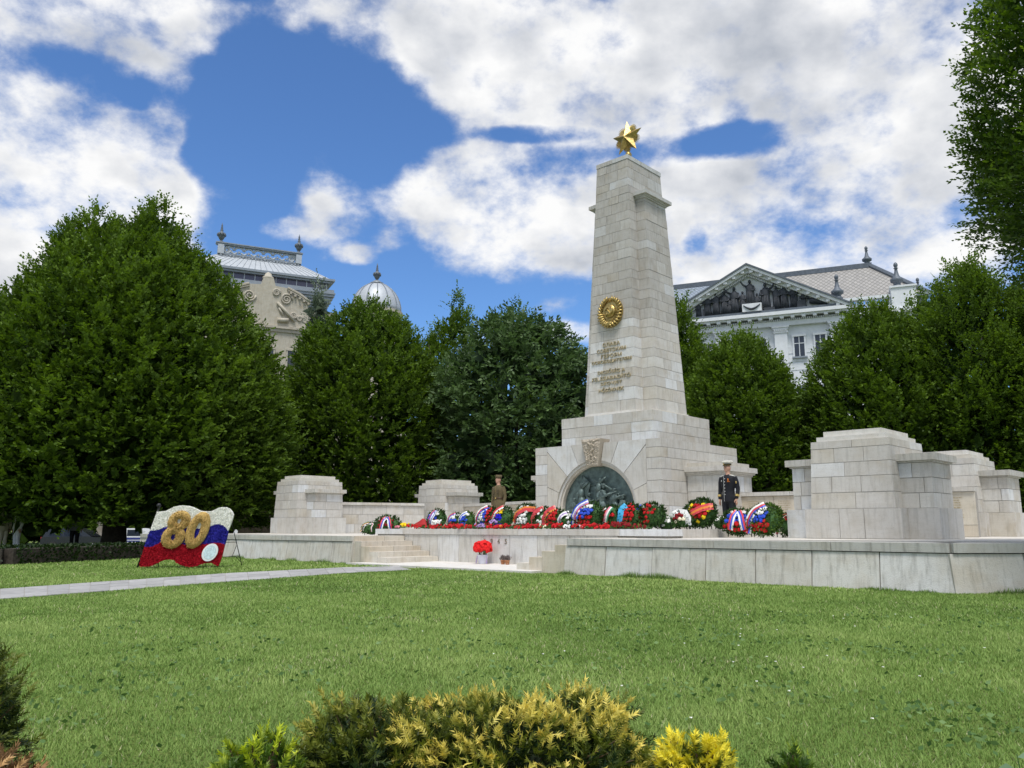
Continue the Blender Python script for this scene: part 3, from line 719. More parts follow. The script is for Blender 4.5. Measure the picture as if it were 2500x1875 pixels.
pylon(7.85, 3.6, .02, 'rear stone pylon at the right edge behind the nearest one', 4)

def low_wall(a, b, ztop, label, seed, text=False, n=6):
    a, b = Vector(a), Vector(b); dv = b - a; Ln = dv.length; x, y, _ = W(a.x, a.y)
    w = thing('low_wall', label, 'wall', (x, y, ZT), MROT + math.atan2(dv.y, dv.x)); rn = random.Random(seed)
    H = ztop - ZT
    obj('mortar_core', MB().box(0, Ln, -.13, .15, 0, H - .11), 'mortar', w)
    rows = 1 if text else 3; zr = [0, H - .11] if text else [0, .36, .74, H - .11]
    if text: zr = [0, .28, H - .11]; rows = 2
    for k in range(rows):
        m = n if k else n + 1; xs = cuts(0, Ln, m, .25, rnd=rn)
        for i in range(m): obj('ashlar_block', MB().box(xs[i] + .005, xs[i + 1] - .005, -.15 + rn.uniform(-.003, .003), .1, zr[k] + .005, zr[k + 1] - .005), 'step_stone' if text else 'limestone', w)
    m = 4; xs = cuts(0, Ln, m, .2, rnd=rn)
    for i in range(m): obj('coping_stone', MB().box(xs[i] + .004, xs[i + 1] - .004, -.20, .2, H - .105, H), 'limestone', w)
    if text:
        mb = MB(); nc = max(2, int(Ln / .75))
        for c in range(nc):
            x0 = Ln * (c + .25) / nc
            for r_ in range(9):
                xx = x0; xe = x0 + rn.uniform(.26, .36)
                while xx < xe:
                    l_ = rn.uniform(.03, .08); mb.box(xx, min(xx + l_, xe), -.158, -.14, H - .26 - .058 * r_, H - .245 - .058 * r_); xx += l_ + .014
        obj('name_rows', mb, 'gilt_letter', w)
    return w
low_wall((-10.7, 3.1), (-3.3, .9), 1.88, 'low wall with gilt name columns behind the soldier', 1, True)
low_wall((3.3, .35), (9.0, 1.0), 1.88, 'low wall with gilt name columns behind the naval officer', 2, True)
low_wall((-13.3, -1.5), (-12.1, 1.9), 1.92, 'low block wall joining the two left pylons', 3, False, 4)
low_wall((8.2, -1.9), (8.2, 2.7), 1.92, 'low wall joining the two right pylons', 4, False, 4)

# ------------------------------------------------------------ flowers
FLOW = {'white': (.80, .80, .76), 'red': (.50, .012, .016), 'darkred': (.22, .010, .014), 'blue': (.035, .085, .55), 'royal': (.02, .015, .55), 'yellow': (.85, .60, .015), 'cream': (.78, .72, .52),
        'orange': (.75, .22, .03), 'lilac': (.42, .28, .58), 'pink': (.75, .25, .32), 'sky': (.06, .42, .72), 'green': (.035, .22, .10), 'black': (.02, .02, .02), 'tan': (.42, .27, .09), 'navy': (.03, .025, .32)}
for k, c in FLOW.items(): pmat('petal_' + k, c, .75, .18, 35, .3, spec=.2)
for k in ('white', 'red', 'blue', 'sky', 'green', 'orange', 'black', 'pink', 'yellow', 'lilac'):
    pmat('ribbon_' + k, FLOW[k] if k != 'red' else (.62, .05, .06), .4, .08, 12, 0, spec=.5)
leafmat('wreath_leaf', (.012, .030, .008), (.06, .13, .025), transl=.15)
leafmat('wreath_leaf_light', (.02, .05, .01), (.12, .22, .03), transl=.15)
pmat('stem_green', (.05, .13, .03), .7, .2, 20)
pmat('cellophane', (.62, .62, .60), .25, .1, 20, 0, spec=.6)
def bloom(mb, c, r, mi=0, n=7, flat=.75, nrm=None):
    """a ruffled flower head"""
    o = len(mb.v); rings = []
    for j, (rr, h) in enumerate(((.35, -.5), (1.0, -.05), (.82, .42), (.35, .62))):
        a0 = random.random()
        rings.append([(rr * r * math.cos(2 * math.pi * (k + a0) / n) * random.uniform(.8, 1.18), rr * r * math.sin(2 * math.pi * (k + a0) / n) * random.uniform(.8, 1.18), h * r * flat + random.uniform(-.12, .12) * r) for k in range(n)])
    mb.loft(rings, mi)
    nv = Vector(nrm or (random.uniform(-.35, .35), -1, random.uniform(-.1, .6))).normalized()
    M = Matrix.Translation(c) @ nv.to_track_quat('Z', 'Y').to_matrix().to_4x4()
    mb.xf(M, o)
def leaves_np(P, Dr, L_, Wd, tint, droop=.0, rng=RNG):
    """many leaf rhombs: P base (n,3), Dr direction (n,3)"""
    n = len(P); Dr = Dr / np.linalg.norm(Dr, axis=1, keepdims=True)
    rn = rng.normal(size=(n, 3)); sd = np.cross(Dr, rn); sd /= np.linalg.norm(sd, axis=1, keepdims=True) + 1e-9
    nr = np.cross(sd, Dr)
    L_ = np.asarray(L_).reshape(-1, 1) * np.ones((n, 1)); Wd = np.asarray(Wd).reshape(-1, 1) * np.ones((n, 1))
    mid = P + Dr * L_ * .45 + nr * L_ * .08
    V = np.stack([P, mid - sd * Wd * .5, P + Dr * L_ - nr * L_ * droop, mid + sd * Wd * .5], 1).reshape(-1, 3)
    F = np.arange(4 * n, dtype=np.int32).reshape(n, 4)
    return V, F, np.repeat(np.asarray(tint) * np.ones(n), 4)
def ribbon(name, parent, path, width, cols_, lay=.012):
    """path in wreath coordinates (x,y,z); cols_ = stripes across"""
    mb = MB(); k = len(cols_); pts = [Vector(p) for p in path]
    for i in range(len(pts)):
        t = (pts[min(i + 1, len(pts) - 1)] - pts[max(i - 1, 0)]).normalized(); sd = t.cross(Vector((0, -1, 0))).normalized()
        tw = math.sin(i * 1.7 + len(path)) * .10
        for j in range(k + 1):
            f = (j / k - .5) * width; mb.v.append(tuple(pts[i] + sd * f + Vector((0, -lay - tw * abs(f) * .6, 0))))
    for i in range(len(pts) - 1):
        for j in range(k):
            a = i * (k + 1) + j; mb.f.append((a, a + 1, a + k + 2, a + k + 1)); mb.m.append(j)
    return obj(name, mb, ['ribbon_' + c for c in cols_], parent)
def wreath(label, s, t, z, w, h, spec, ribbons=(), yaw=0.0, lean=16, leaf='wreath_leaf', br=.042, dens=1.0, fronds=0, inner=.86, thick=.19, nl=560, umax=.46):
    x, y, _ = W(s, t)
    o = thing('wreath', label, 'wreath', (x, y, z), MROT + R(yaw), 'commemorative wreaths laid before the obelisk')
    lb = Matrix.Rotation(R(-lean), 4, 'X')          # leans back on its easel
    w *= .84; h *= .80; br *= 1.1
    a, b = w / 2, h / 2; cz = b + .03
    def surf(px, pz):                                # dome surface
        r2 = min(1.0, (px / a) ** 2 + ((pz - cz) / b) ** 2); return -thick * math.sqrt(max(0.0, 1 - r2 * .92))
    mb = MB(); mb.ell((0, 0, 0), (a * .93, thick * .85, b * .93), 16, 9); mb.xf(Matrix.Translation((0, 0, cz)))
    mb.xf(lb); obj('backing', mb, 'stem_green', o, True)
    n = int(nl * w * h / .55); th = RNG.uniform(0, 2 * math.pi, n); rr = np.sqrt(RNG.uniform(.10, 1, n)); rr = np.where(RNG.random(n) < .5, np.sqrt(RNG.uniform(.7, 1, n)), rr)
    P = np.stack([rr * a * np.cos(th), -thick * np.sqrt(np.clip(1 - rr ** 2 * .92, 0, 1)), cz + rr * b * np.sin(th)], 1)
    Dr = np.stack([np.cos(th) * rr, -.9 * (1.2 - rr), np.sin(th) * rr], 1) + RNG.normal(size=(n, 3)) * .45
    V, F, T = leaves_np(P, Dr, RNG.uniform(.05, .11, n), .035, RNG.random(n))
    if fronds:
        m = fronds; tq = RNG.uniform(.15, .85, m) * math.pi
        base = np.stack([.55 * a * np.cos(tq), np.full(m, -.02), cz + .6 * b * np.sin(tq)], 1); dq = np.stack([np.cos(tq), np.full(m, -.05), np.sin(tq)], 1) + RNG.normal(size=(m, 3)) * .2
        V2, F2, T2 = leaves_np(base, dq, RNG.uniform(.22, .4, m) * h, .03, RNG.random(m) * .7); F2 = F2 + len(V); V = np.concatenate([V, V2]); F = np.concatenate([F, F2]); T = np.concatenate([T, T2])
    Ml = np.array(lb.to_3x3()); V = V @ Ml.T
    obj('greenery', npmesh('greenery', V, F, leaf, T), None, o)
    # blooms: spec(u,v) -> colour or None, u,v in -1..1 over the dome
    step = br * 1.75 / math.sqrt(dens); groups = {}
    nx, nz = int(w / step), int(h / step)
    for j in range(nz + 1):
        for i in range(nx + 1):
            px = -a + (i + (j % 2) * .5) * step + random.uniform(-.2, .2) * step; pz = cz - b + j * step + random.uniform(-.2, .2) * step
            u_, v_ = px / a, (pz - cz) / b
            if u_ * u_ + v_ * v_ > inner or u_ > umax: continue
            c = spec(u_, v_)
            if not c: continue
            nrm = Vector((u_ * .6, -1, v_ * .6 + .15)) + Vector((random.uniform(-.3, .3), 0, random.uniform(-.3, .3)))
            bloom(groups.setdefault(c, MB()), (px, surf(px, pz) - br * .35, pz), br * random.uniform(.85, 1.15), 0, nrm=nrm)
    for c, g in groups.items(): g.xf(lb); obj(c.replace('dark', 'deep_') + '_blooms' if c != 'darkred' else 'deep_red_blooms', g, 'petal_' + c, o, kind='stuff')
    for pts, wd, cs in ribbons:
        path = []
        for i in range(len(pts) - 1):
            for f in range(6):
                q = f / 6; px = (pts[i][0] * (1 - q) + pts[i + 1][0] * q) * a; pz = cz + (pts[i][1] * (1 - q) + pts[i + 1][1] * q) * b; path.append((px, surf(px, pz) - br * .9, pz))
        px, pz = pts[-1][0] * a, cz + pts[-1][1] * b; path.append((px, surf(px, pz) - br * .9, pz))
        ro = ribbon('ribbon', o, path, wd, cs); ro.rotation_euler = (R(-lean), 0, 0)
    for q in (-.3, .3): obj('easel_leg', MB().tube([(q * w, .02, cz), (q * w * 1.1, .04, .0)], .012, 5), 'iron', o)
    obj('easel_leg', MB().tube([(0, .10, h * .55), (0, .10 + h * .38, 0)], .012, 5), 'iron', o)
    return o
rnd4 = random.Random(3)
def sparse(c, p=.5): return lambda u, v: c if rnd4.random() < p else None
def tri(u, v):
    if abs(u) > .8: return None
    return 'white' if v > .32 else 'blue' if v > -.25 else 'red'
def allc(c): return lambda u, v: c
WBR = ['white', 'blue', 'red']
A_RIB = lambda w=.1, cs=('white', 'blue', 'red'): [([(-.05, .75), (-.25, .3), (-.42, -.75)], w, list(cs)), ([(.05, .75), (.2, .3), (.34, -.75)], w, list(cs)[::-1])]
LSW = lambda cs, w=.13: [([(.05, .92), (-.5, .45), (-.8, -.2), (-.85, -.95)], w, list(cs))]
wreath('low spray of white flowers with trailing ribbons at the left end of the terrace', -6.25, -5.35, ZT, .85, .42, lambda u, v: 'white' if v > .0 and rnd4.random() < .6 else None, [([(-.2, .8), (-.75, .2), (-.95, -.9)], .09, ['white', 'orange', 'green']), ([(.3, .8), (.65, .2), (.6, -.9)], .09, ['white', 'pink', 'green'])], lean=35, fronds=18)
wreath('round evergreen wreath of small red flowers with an A-shaped tricolour ribbon', -5.35, -5.35, ZT + .02, .95, .64, lambda u, v: 'darkred' if rnd4.random() < .5 else None, A_RIB(.11), yaw=38, br=.036, fronds=10)
wreath('tall tricolour flower wreath with two pale ribbons beside the white bouquet', -3.05, -5.45, ZD, .80, .62, tri, [([(.0, .85), (-.15, .2), (-.55, -.95)], .1, ['white', 'blue', 'red']), ([(.15, .85), (.15, .2), (-.3, -.95)], .1, ['white', 'blue', 'white'])])
wreath('small white and blue wreath right of the white bouquet', -2.40, -5.3, ZD, .58, .46, lambda u, v: 'white' if v > .2 else 'blue' if v > -.5 else 'red', LSW(WBR, .09))
wreath('small white and blue wreath with light green leaves and two ribbons', -1.95, -5.3, ZD, .62, .50, lambda u, v: None if u > .35 else 'white' if v > .25 else 'blue', LSW(['white', 'blue', 'white'], .1), leaf='wreath_leaf_light')
wreath('heart-like wreath of red, blue and white flowers with a long ribbon', -1.30, -5.2, ZD, .88, .68, lambda u, v: None if u > .62 else 'red' if u > .15 else 'blue' if (u > -.12 or v < -.45) else 'white', LSW(['white', 'blue', 'red', 'white'], .16))
wreath('leafy wreath with yellow over royal blue flowers below the soldier', -.72, -5.2, ZD, .80, .66, lambda u, v: None if u > .15 or u < -.6 else 'yellow' if v > .1 else 'royal', LSW(['red', 'white', 'red'], .16), br=.036)
wreath('large white flower wreath crossed by a red and orange sash', .02, -5.15, ZD, .84, .76, lambda u, v: 'white' if u < .55 and v < .62 else None, [([(-.95, -.6), (-.45, .05), (.2, .42), (.95, .48)], .14, ['orange', 'red', 'red'])], fronds=34, br=.05)
wreath('wreath of spaced white roses with a broad red sash on its left', .68, -5.2, ZD, .80, .62, lambda u, v: 'white' if abs(u) < .5 and rnd4.random() < .7 else None, LSW(['red', 'red'], .13), dens=.6)
wreath('dark red wreath with a striped black and orange ribbon', 1.18, -5.3, ZD, .78, .56, lambda u, v: 'red' if -.5 < u < .3 else None, LSW(['orange', 'black', 'orange', 'red', 'red'], .24))
wreath('small spray of white flowers with white ribbon at the arch foot', 1.62, -5.4, ZD, .60, .44, lambda u, v: 'white' if u > -.1 and rnd4.random() < .7 else None, LSW(['white', 'lilac', 'white'], .13), lean=30)
wreath('largest tricolour wreath in front of the bronze relief', 2.20, -5.35, ZD, 1.0, .76, lambda u, v: None if abs(u) > .72 else 'white' if v > .38 else 'blue' if v > -.32 else 'red', LSW(['white', 'red', 'lilac', 'white', 'blue'], .19), br=.05)
wreath('evergreen wreath with red flowers and a white, pink and green ribbon', 2.72, -5.15, ZD, .72, .64, lambda u, v: 'red' if rnd4.random() < .35 else None, [([(.25, .75), (.1, .2), (-.1, -.7)], .13, ['green', 'white', 'pink']), ([(-.2, .7), (-.7, .1), (-.85, -.9)], .035, ['white'])])
wreath('dense red carnation wreath with a bright sky blue ribbon', 3.22, -5.1, ZD, .84, .70, lambda u, v: 'red' if rnd4.random() < .8 and u > -.45 else None, [([(-.15, .75), (-.45, .3), (-.4, -.1), (-.6, -.9)], .16, ['sky', 'sky'])], br=.04)
wreath('large dark evergreen wreath with scattered red carnations and a green and blue ribbon', 3.72, -5.0, ZD, .96, .68, lambda u, v: 'red' if rnd4.random() < .5 else None, [([(-.45, .75), (-.75, .1), (-.9, -.75)], .14, ['white', 'green', 'blue'])], dens=.7, nl=700)
wreath('low cushion of white chrysanthemums beside the dark evergreen wreath', 4.0, -4.85, ZD, .6, .26, allc('white'), lean=50, thick=.12)
wreath('small round wreath of white ribbon with red and cream roses in it', 4.30, -4.6, ZD, .66, .44, lambda u, v: 'darkred' if u * u + v * v < .25 and v > -.1 else 'cream' if u * u + v * v < .35 else None, [([(-.85, -.8), (-.8, .2), (-.2, .85), (.5, .7), (.85, 0), (.8, -.8)], .15, ['white', 'white'])])
wreath('yellow-rimmed wreath of red flowers crossed by an orange red sash', 4.45, -4.05, ZD, 1.0, .82, lambda u, v: None if u * u + v * v > .55 else ('yellow' if u * u + v * v > .27 else 'red'), [([(-.72, -.45), (-.2, -.1), (.3, .2), (.85, .42)], .16, ['red', 'orange', 'red'])], fronds=60, br=.05, nl=800, umax=.8)
wreath('low white flower arrangement at the right end of the dais', 4.62, -3.3, ZD, .75, .30, lambda u, v: 'white' if rnd4.random() < .45 else None, lean=45, fronds=14)
wreath('triangular tricolour wreath with an A-shaped ribbon before the naval officer', 5.40, -4.0, ZT + .02, .94, .72, lambda u, v: None if abs(u) > .75 - .3 * v else 'white' if v > .45 else 'blue' if v > -.15 else 'red', A_RIB(.12), yaw=14, br=.05, nl=700)
wreath('oval tricolour wreath with laurel edge nearest the right pylon', 6.0, -4.0, ZT + .02, 1.0, .84, lambda u, v: None if u > .32 else 'white' if v > .35 else 'blue' if v > -.2 else 'red', LSW(['white', 'blue', 'red', 'white'], .17), yaw=-4, leaf='wreath_leaf_light', br=.048, nl=900)
wreath('half-hidden red flower arrangement behind the right pylon', 6.12, -3.1, ZT, .55, .6, lambda u, v: 'red' if v > .2 and rnd4.random() < .6 else None, LSW(['white', 'red'], .1), fronds=10)

# loose carnations and bunches along the edge of the dais
def bunch(label, s, t, z, c, nb=9, r=.038, wrap=None, spread=.16, up=.05, group=None, stems=True, az=None):
    x, y, _ = W(s, t)
    o = thing('flower_bunch', label, 'flowers', (x, y, z), MROT + (random.uniform(-.5, .5) if az is None else az), group)
    g = MB(); sm = MB()
    for k in range(nb):
        p = Vector((random.uniform(-spread, spread), random.uniform(-.13, .04), up + random.uniform(-.02, .05)))
        bloom(g, p, r * random.uniform(.8, 1.2), 0, nrm=(random.uniform(-.5, .5), -.7, random.uniform(.1, 1)))
        if stems and k % 2 == 0: sm.tube([p, p + Vector((random.uniform(-.1, .1), .28, -.02))], .006, 4)
    obj('blooms', g, 'petal_' + c, o)
    if sm.v: obj('stems', sm, 'stem_green', o)
    if wrap: obj('wrapping', MB().loft([[(q * .13 * math.cos(a), .02 + .3 * (1 - q), .05 + q * .07 * math.sin(a)) for a in [2 * math.pi * k / 8 for k in range(8)]] for q in (1.0, .6, .3)], cap=False), wrap, o)
    return o
GC = 'red carnation bunches along the front edge of the dais'
LC = 'bunch of red carnations lying along the front edge of the dais'
sxx = [-3.45, -3.2, -2.75, -2.5, -2.3, -2.05, -1.85, -1.6, -1.42, -1.15, -.98, -.35, -.12, .12, .62, .82, 1.02, 1.25, 1.62, 1.85, 2.5, 2.75, 3.05, 3.3]
for i, s in enumerate(sxx): bunch(LC, s, -5.98 + random.uniform(-.05, .10), ZD, 'red', random.randint(5, 11), r=random.uniform(.034, .046), group=GC, up=random.uniform(.03, .085))
for i in range(20): bunch('cluster of deep red roses lying among the wreaths on the dais', -3.3 + i * .385 + random.uniform(-.1, .1), -5.72 + random.uniform(-.06, .06), ZD, 'darkred', random.randint(7, 12), group='deep red rose clusters between the wreaths', up=.05)
bunch('bright yellow bunch of flowers at the left end of the dais', -3.75, -5.95, ZD, 'yellow', 16, .04, spread=.11, up=.1)
bunch('magenta pink bunch beside the yellow flowers', -4.05, -5.95, ZD, 'pink', 7, .035, spread=.12)
bunch('tall white bouquet leaning on the tricolour wreath', -2.62, -5.75, ZD, 'white', 22, .05, spread=.15, up=.16, az=0)
bunch('lilac bunch of flowers hanging over the edge of the dais', -.72, -5.98, ZD, 'lilac', 20, .032, spread=.16, up=.07)
bunch('upright pale lilac bouquet under the yellow and blue wreath', -.50, -5.75, ZD, 'lilac', 14, .03, spread=.10, up=.17)
bunch('small orange bloom among the carnations', -.02, -6.0, ZD, 'orange', 4, .03, spread=.05)
bunch('cream white roses at the edge of the dais left of centre', 1.42, -6.0, ZD, 'cream', 5, .035, spread=.07)
bunch('white wrapped bouquet lying flat below the largest tricolour wreath', 2.12, -5.95, ZD, 'white', 8, .03, 'cellophane', spread=.1, az=.2)
bunch('red roses in pale paper lying near the arch centre', 2.35, -5.98, ZD, 'red', 8, .032, 'cellophane', spread=.1, az=-.4)
bunch('drooping bunch of dark red flowers and yellow leaves under the sky blue ribbon', 3.62, -5.98, ZD, 'darkred', 22, .034, spread=.18, up=.1)
for i in range(12):
    V = RNG.normal(size=(60, 3)) * .5 + np.array([0, -.3, .5]); P = np.stack([RNG.uniform(-.25, .25, 60), RNG.uniform(-.2, .15, 60), RNG.uniform(0, .04, 60)], 1)
    v, f, t = leaves_np(P, V, RNG.uniform(.06, .14, 60), .03, RNG.random(60))
    x, y, _ = W(-2.9 + i * .62 + random.uniform(-.1, .1), -5.72)
    o = obj('fern_sprig', npmesh('fern_sprig', v, f, 'wreath_leaf_light', t), None); o.location = (x, y, ZD); o.rotation_euler = (0, 0, MROT)
    tag(o, 'loose green fern sprigs between the red carnations', 'greenery', 'fern sprigs on the dais')
# folded red scarf-like cloth heap at left
mb = MB(); V = []
nx, ny = 14, 8
for j in range(ny + 1):
    for i in range(nx + 1):
        u_, v_ = i / nx * 2 - 1, j / ny * 2 - 1; hgt = max(0, .23 * (1 - abs(u_ - .15) ** 1.6) * (1 - v_ * v_ * .8)) + .02 * math.sin(5 * u_ + 3 * v_)
        mb.v.append((u_ * .34, v_ * .16, max(.0, hgt)))
for j in range(ny):
    for i in range(nx):
        a = j * (nx + 1) + i; mb.f.append((a, a + 1, a + nx + 2, a + nx + 1)); mb.m.append(0)
pmat('red_cloth', (.36, .02, .02), .8, .2, 6, .2)
o = obj('folded_cloth', mb, 'red_cloth', None, True); o.location = (*W(-3.62, -5.5)[:2], ZD + .05); o.rotation_euler = (0, 0, MROT); tag(o, 'peaked heap of red cloth left of the white bouquet', 'cloth')

# bucket of red flowers and two small pots in the court
x, y, _ = W(-.24, -6.42)
bk = thing('flower_bucket', 'white bucket with a huge dome of bright red flowers in front of the 1945 wall', 'flower bucket', (x, y, .045), MROT)
pmat('bucket_white', (.66, .67, .76), .35, .06, 8, 0)
obj('bucket', MB().lathe([(.0, 0), (.095, 0), (.105, .02), (.135, .20), (.145, .21), (.145, .22), (.13, .22), (.12, .12), (.0, .1)], n=20), 'bucket_white', bk, True)
sm = MB()
for k in range(30):
    a = random.uniform(0, 6.28); sm.tube([(.06 * math.cos(a), .06 * math.sin(a), .12), (.13 * math.cos(a), .13 * math.sin(a), .40)], .008, 4)
obj('stems', sm, 'stem_green', bk)
g = MB()
for k in range(190):
    th = random.uniform(0, 6.28); ph = math.acos(random.uniform(-.35, 1)); rr = random.uniform(.72, 1.0)
    nrm = (math.sin(ph) * math.cos(th), math.sin(ph) * math.sin(th), math.cos(ph) + .2)
    bloom(g, (.235 * rr * nrm[0], .235 * rr * nrm[1], .375 + .20 * rr * math.cos(ph)), .048, 0, 9, .7, nrm)
pmat('petal_bright', (.72, .018, .018), .7, .2, 40, .3, spec=.2); obj('blooms', g, 'petal_bright', bk)
rb = MB()
for q in (-1, 1): rb.add([(q * .145, -.02, .22), (q * .16, -.03, .22), (q * .20, -.05, .02), (q * .17, -.05, .0)], [(0, 1, 2, 3), (3, 2, 1, 0)])
obj('ribbon', rb, 'ribbon_lilac', bk)
pmat('terracotta', (.45, .20, .10), .85, .15, 12, .1); pmat('heather', (.16, .13, .12), .9, .4, 40)
for i, (s, t, lab) in enumerate(((.36, -6.33, 'small terracotta pot of heather nearer the bucket'), (.55, -6.38, 'small terracotta pot of heather farther from the bucket'))):
    x, y, _ = W(s, t); pt = thing('plant_pot', lab, 'plant pot', (x, y, .045), MROT, 'small heather pots in the court')
    obj('pot', MB().lathe([(.0, 0), (.042, 0), (.058, .085), (.064, .085), (.064, .105), (.05, .105), (.0, .09)], n=14), 'terracotta', pt, True)
    P = np.stack([RNG.normal(size=220) * .03, RNG.normal(size=220) * .03, RNG.uniform(.09, .16, 220)], 1); Dr = RNG.normal(size=(220, 3)) * .35 + np.array([0, 0, 1.0])
    v, f, tt = leaves_np(P, Dr, RNG.uniform(.04, .10, 220), .012, RNG.random(220)); obj('foliage', npmesh('heather', v, f, 'heather', tt), None, pt)

# ------------------------------------------------------------ flower flag
fl = thing('flower_flag', 'tricolour flag made of petals with a straw-gold 80 on the lawn', 'flower display', (-8.62, 19.30, 0), R(4))
SCL = 1 / 7.9 / 100.5
def FP(px, py): return ((px - 150) * SCL * .92, (1225 - py) * SCL)
outline_top = [(430, 205), (520, 200), (600, 190), (680, 150), (770, 110), (860, 92), (950, 88), (1040, 96), (1130, 120), (1210, 155), (1270, 182), (1350, 195), (1430, 196), (1500, 195), (1560, 170), (1640, 130), (1720, 118), (1790, 120), (1860, 150), (1910, 200), (1940, 260)]
wb_r = [(1925, 330), (1890, 450), (1850, 550)]
wb = [(1800, 490), (1720, 445), (1660, 430), (1590, 440), (1500, 470), (1300, 515), (1150, 520), (1000, 500), (850, 475), (700, 460), (600, 490), (500, 530), (400, 548), (320, 550)]
br_r = [(1845, 600), (1830, 700), (1800, 800)]
brl = [(1720, 775), (1600, 770), (1480, 790), (1380, 800), (1200, 815), (1000, 800), (850, 770), (700, 740), (560, 755), (470, 800), (380, 840), (300, 850), (235, 840)]
rb_r = [(1790, 850), (1760, 1000), (1720, 1140), (1690, 1195)]
rbt = [(1640, 1170), (1560, 1135), (1480, 1140), (1380, 1150), (1280, 1190), (1180, 1205), (1050, 1195), (960, 1170), (880, 1130), (820, 1080), (740, 1070), (640, 1080), (560, 1110), (480, 1150), (400, 1185), (320, 1200), (230, 1200), (160, 1185)]
for k, c in (('flagwhite', (.88, .87, .80)), ('flagblue', (.030, .028, .30)), ('flagred', (.42, .010, .022)), ('flaggold', (.52, .35, .12))): pmat('petal_' + k, c, .8, .08 if k == 'flagwhite' else .22, 40, .2, spec=.15)
def petal_panel(name, poly, mat, y0, y1, n, size=.03, tilt=.6, bulge=.0):
    if 'white' in mat: tilt = 1.6; size = .024
    P2 = [FP(*p) for p in poly]; ob_ = obj(name, MB().slab(P2[::-1], y0, y1), mat, fl)
    xs, zs_ = [p[0] for p in P2], [p[1] for p in P2]
    # petals scattered inside the outline
    C_ = RNG.uniform([min(xs), min(zs_)], [max(xs), max(zs_)], (n * 3, 2)); inside = np.zeros(len(C_), bool)
    for i in range(len(P2)):
        (xa, za_), (xb, zb_) = P2[i], P2[i - 1]
        cnd = ((za_ > C_[:, 1]) != (zb_ > C_[:, 1])) & (C_[:, 0] < (xb - xa) * (C_[:, 1] - za_) / (zb_ - za_ + 1e-12) + xa); inside ^= cnd
    C_ = C_[inside][:n]; m = len(C_)
    P = np.stack([C_[:, 0], np.full(m, y0 + .004), C_[:, 1]], 1); Dr = RNG.normal(size=(m, 3)) * np.array([.8, .25, .8]) + np.array([0, -tilt, .15])
    V, F, T = leaves_np(P, Dr, RNG.uniform(.6, 1.2, m) * size, size * .8, RNG.random(m))
    # fringe along the outline
    obj('petals', npmesh('petals', V, F, mat, T), None, ob_, kind='stuff')
    return ob_
pan = lambda a: a
petal_panel('white_stripe', outline_top + wb_r + wb, 'petal_flagwhite', -.05, .03, 4200)
petal_panel('blue_stripe', [wb_r[-1]] + br_r + brl + wb[::-1], 'petal_flagblue', -.048, .03, 3600)
petal_panel('red_stripe', [br_r[-1]] + rb_r + rbt + brl[::-1], 'petal_flagred', -.05, .03, 5200)
def digit(polys_out, polys_in, name):
    """numeral as a thick band between an outer and inner outline"""
    P_o = polys_out; n = len(P_o); mb = MB()
    pts, nrm = [], []
    return None
def band_ring(cx, cy, rx, ry, bx, by, skew, n=26, rot=0.0):
    """ring between outer (rx,ry) and inner (bx,by) ellipses, skewed like the numerals"""
    def e(a, q, w): x_, y_ = q * math.cos(a), w * math.sin(a); return (cx + x_ - skew * y_, cy + y_)
    return [e(2 * math.pi * k / n, rx, ry) for k in range(n)], [e(2 * math.pi * k / n, bx, by) for k in range(n)]
def numeral(rings, label):
    mb = MB(); pts = []; 
    for (o_, i_) in rings:
        n = len(o_); O = [FP(*p) for p in o_]; I = [FP(*p) for p in i_]; s0 = len(mb.v)
        ym, yf = -.055, -.115
        mid = [((a[0] + b[0]) / 2, (a[1] + b[1]) / 2) for a, b in zip(O, I)]
        for P_, y_ in ((O, ym), (O, -.09), (mid, yf), (I, -.09), (I, ym)): mb.v += [(x, y_, z) for x, z in P_]
        for j in range(4):
            for k in range(n):
                a = s0 + j * n + k; b = s0 + j * n + (k + 1) % n; mb.f.append((a, a + n, b + n, b)); mb.m.append(0)
        for k in range(700):
            i = random.randrange(n); f = random.random(); g_ = random.random(); j = (i + 1) % n
            a = (O[i][0] * (1 - g_) + O[j][0] * g_, O[i][1] * (1 - g_) + O[j][1] * g_); b = (I[i][0] * (1 - g_) + I[j][0] * g_, I[i][1] * (1 - g_) + I[j][1] * g_)
            pts.append((a[0] * (1 - f) + b[0] * f, -.085 - .035 * (1 - abs(2 * f - 1)), a[1] * (1 - f) + b[1] * f, 2 * f - 1))
    d = obj('numeral', mb, 'petal_flaggold', fl, True, label=label)
    A = np.array(pts); m = len(A); Dr = RNG.normal(size=(m, 3)) * np.array([.8, .3, .8]) + np.array([0, -.5, .1])
    V, F, T = leaves_np(A[:, :3], Dr, RNG.uniform(.025, .05, m), .014, RNG.random(m)); obj('straw', npmesh('straw', V, F, 'petal_flaggold', T), None, d, kind='stuff')
numeral([band_ring(885, 375, 218, 190, 45, 45, .22), band_ring(790, 665, 228, 212, 48, 62, .18)], 'figure eight of straw-gold flowers')
numeral([band_ring(1262, 540, 218, 335, 48, 155, .28, 34)], 'figure zero of straw-gold flowers')
ez = MB(); ez.slab([FP(1530 + 152 * math.cos(2 * math.pi * k / 28) - 40 * math.sin(2 * math.pi * k / 28), 945 + 160 * math.sin(2 * math.pi * k / 28)) for k in range(28)][::-1], -.085, -.05)
pmat('disc_white', (.80, .82, .82), .4, .03, 4); pmat('disc_pale', (.60, .74, .78), .5, .2, 26)
ed = obj('emblem_disc', ez, 'disc_white', fl)
e2 = MB(); e2.slab([FP(1530 + 118 * math.cos(2 * math.pi * k / 28) - 30 * math.sin(2 * math.pi * k / 28), 945 + 125 * math.sin(2 * math.pi * k / 28)) for k in range(28)][::-1], -.089, -.084); obj('disc_print', e2, 'disc_pale', ed)
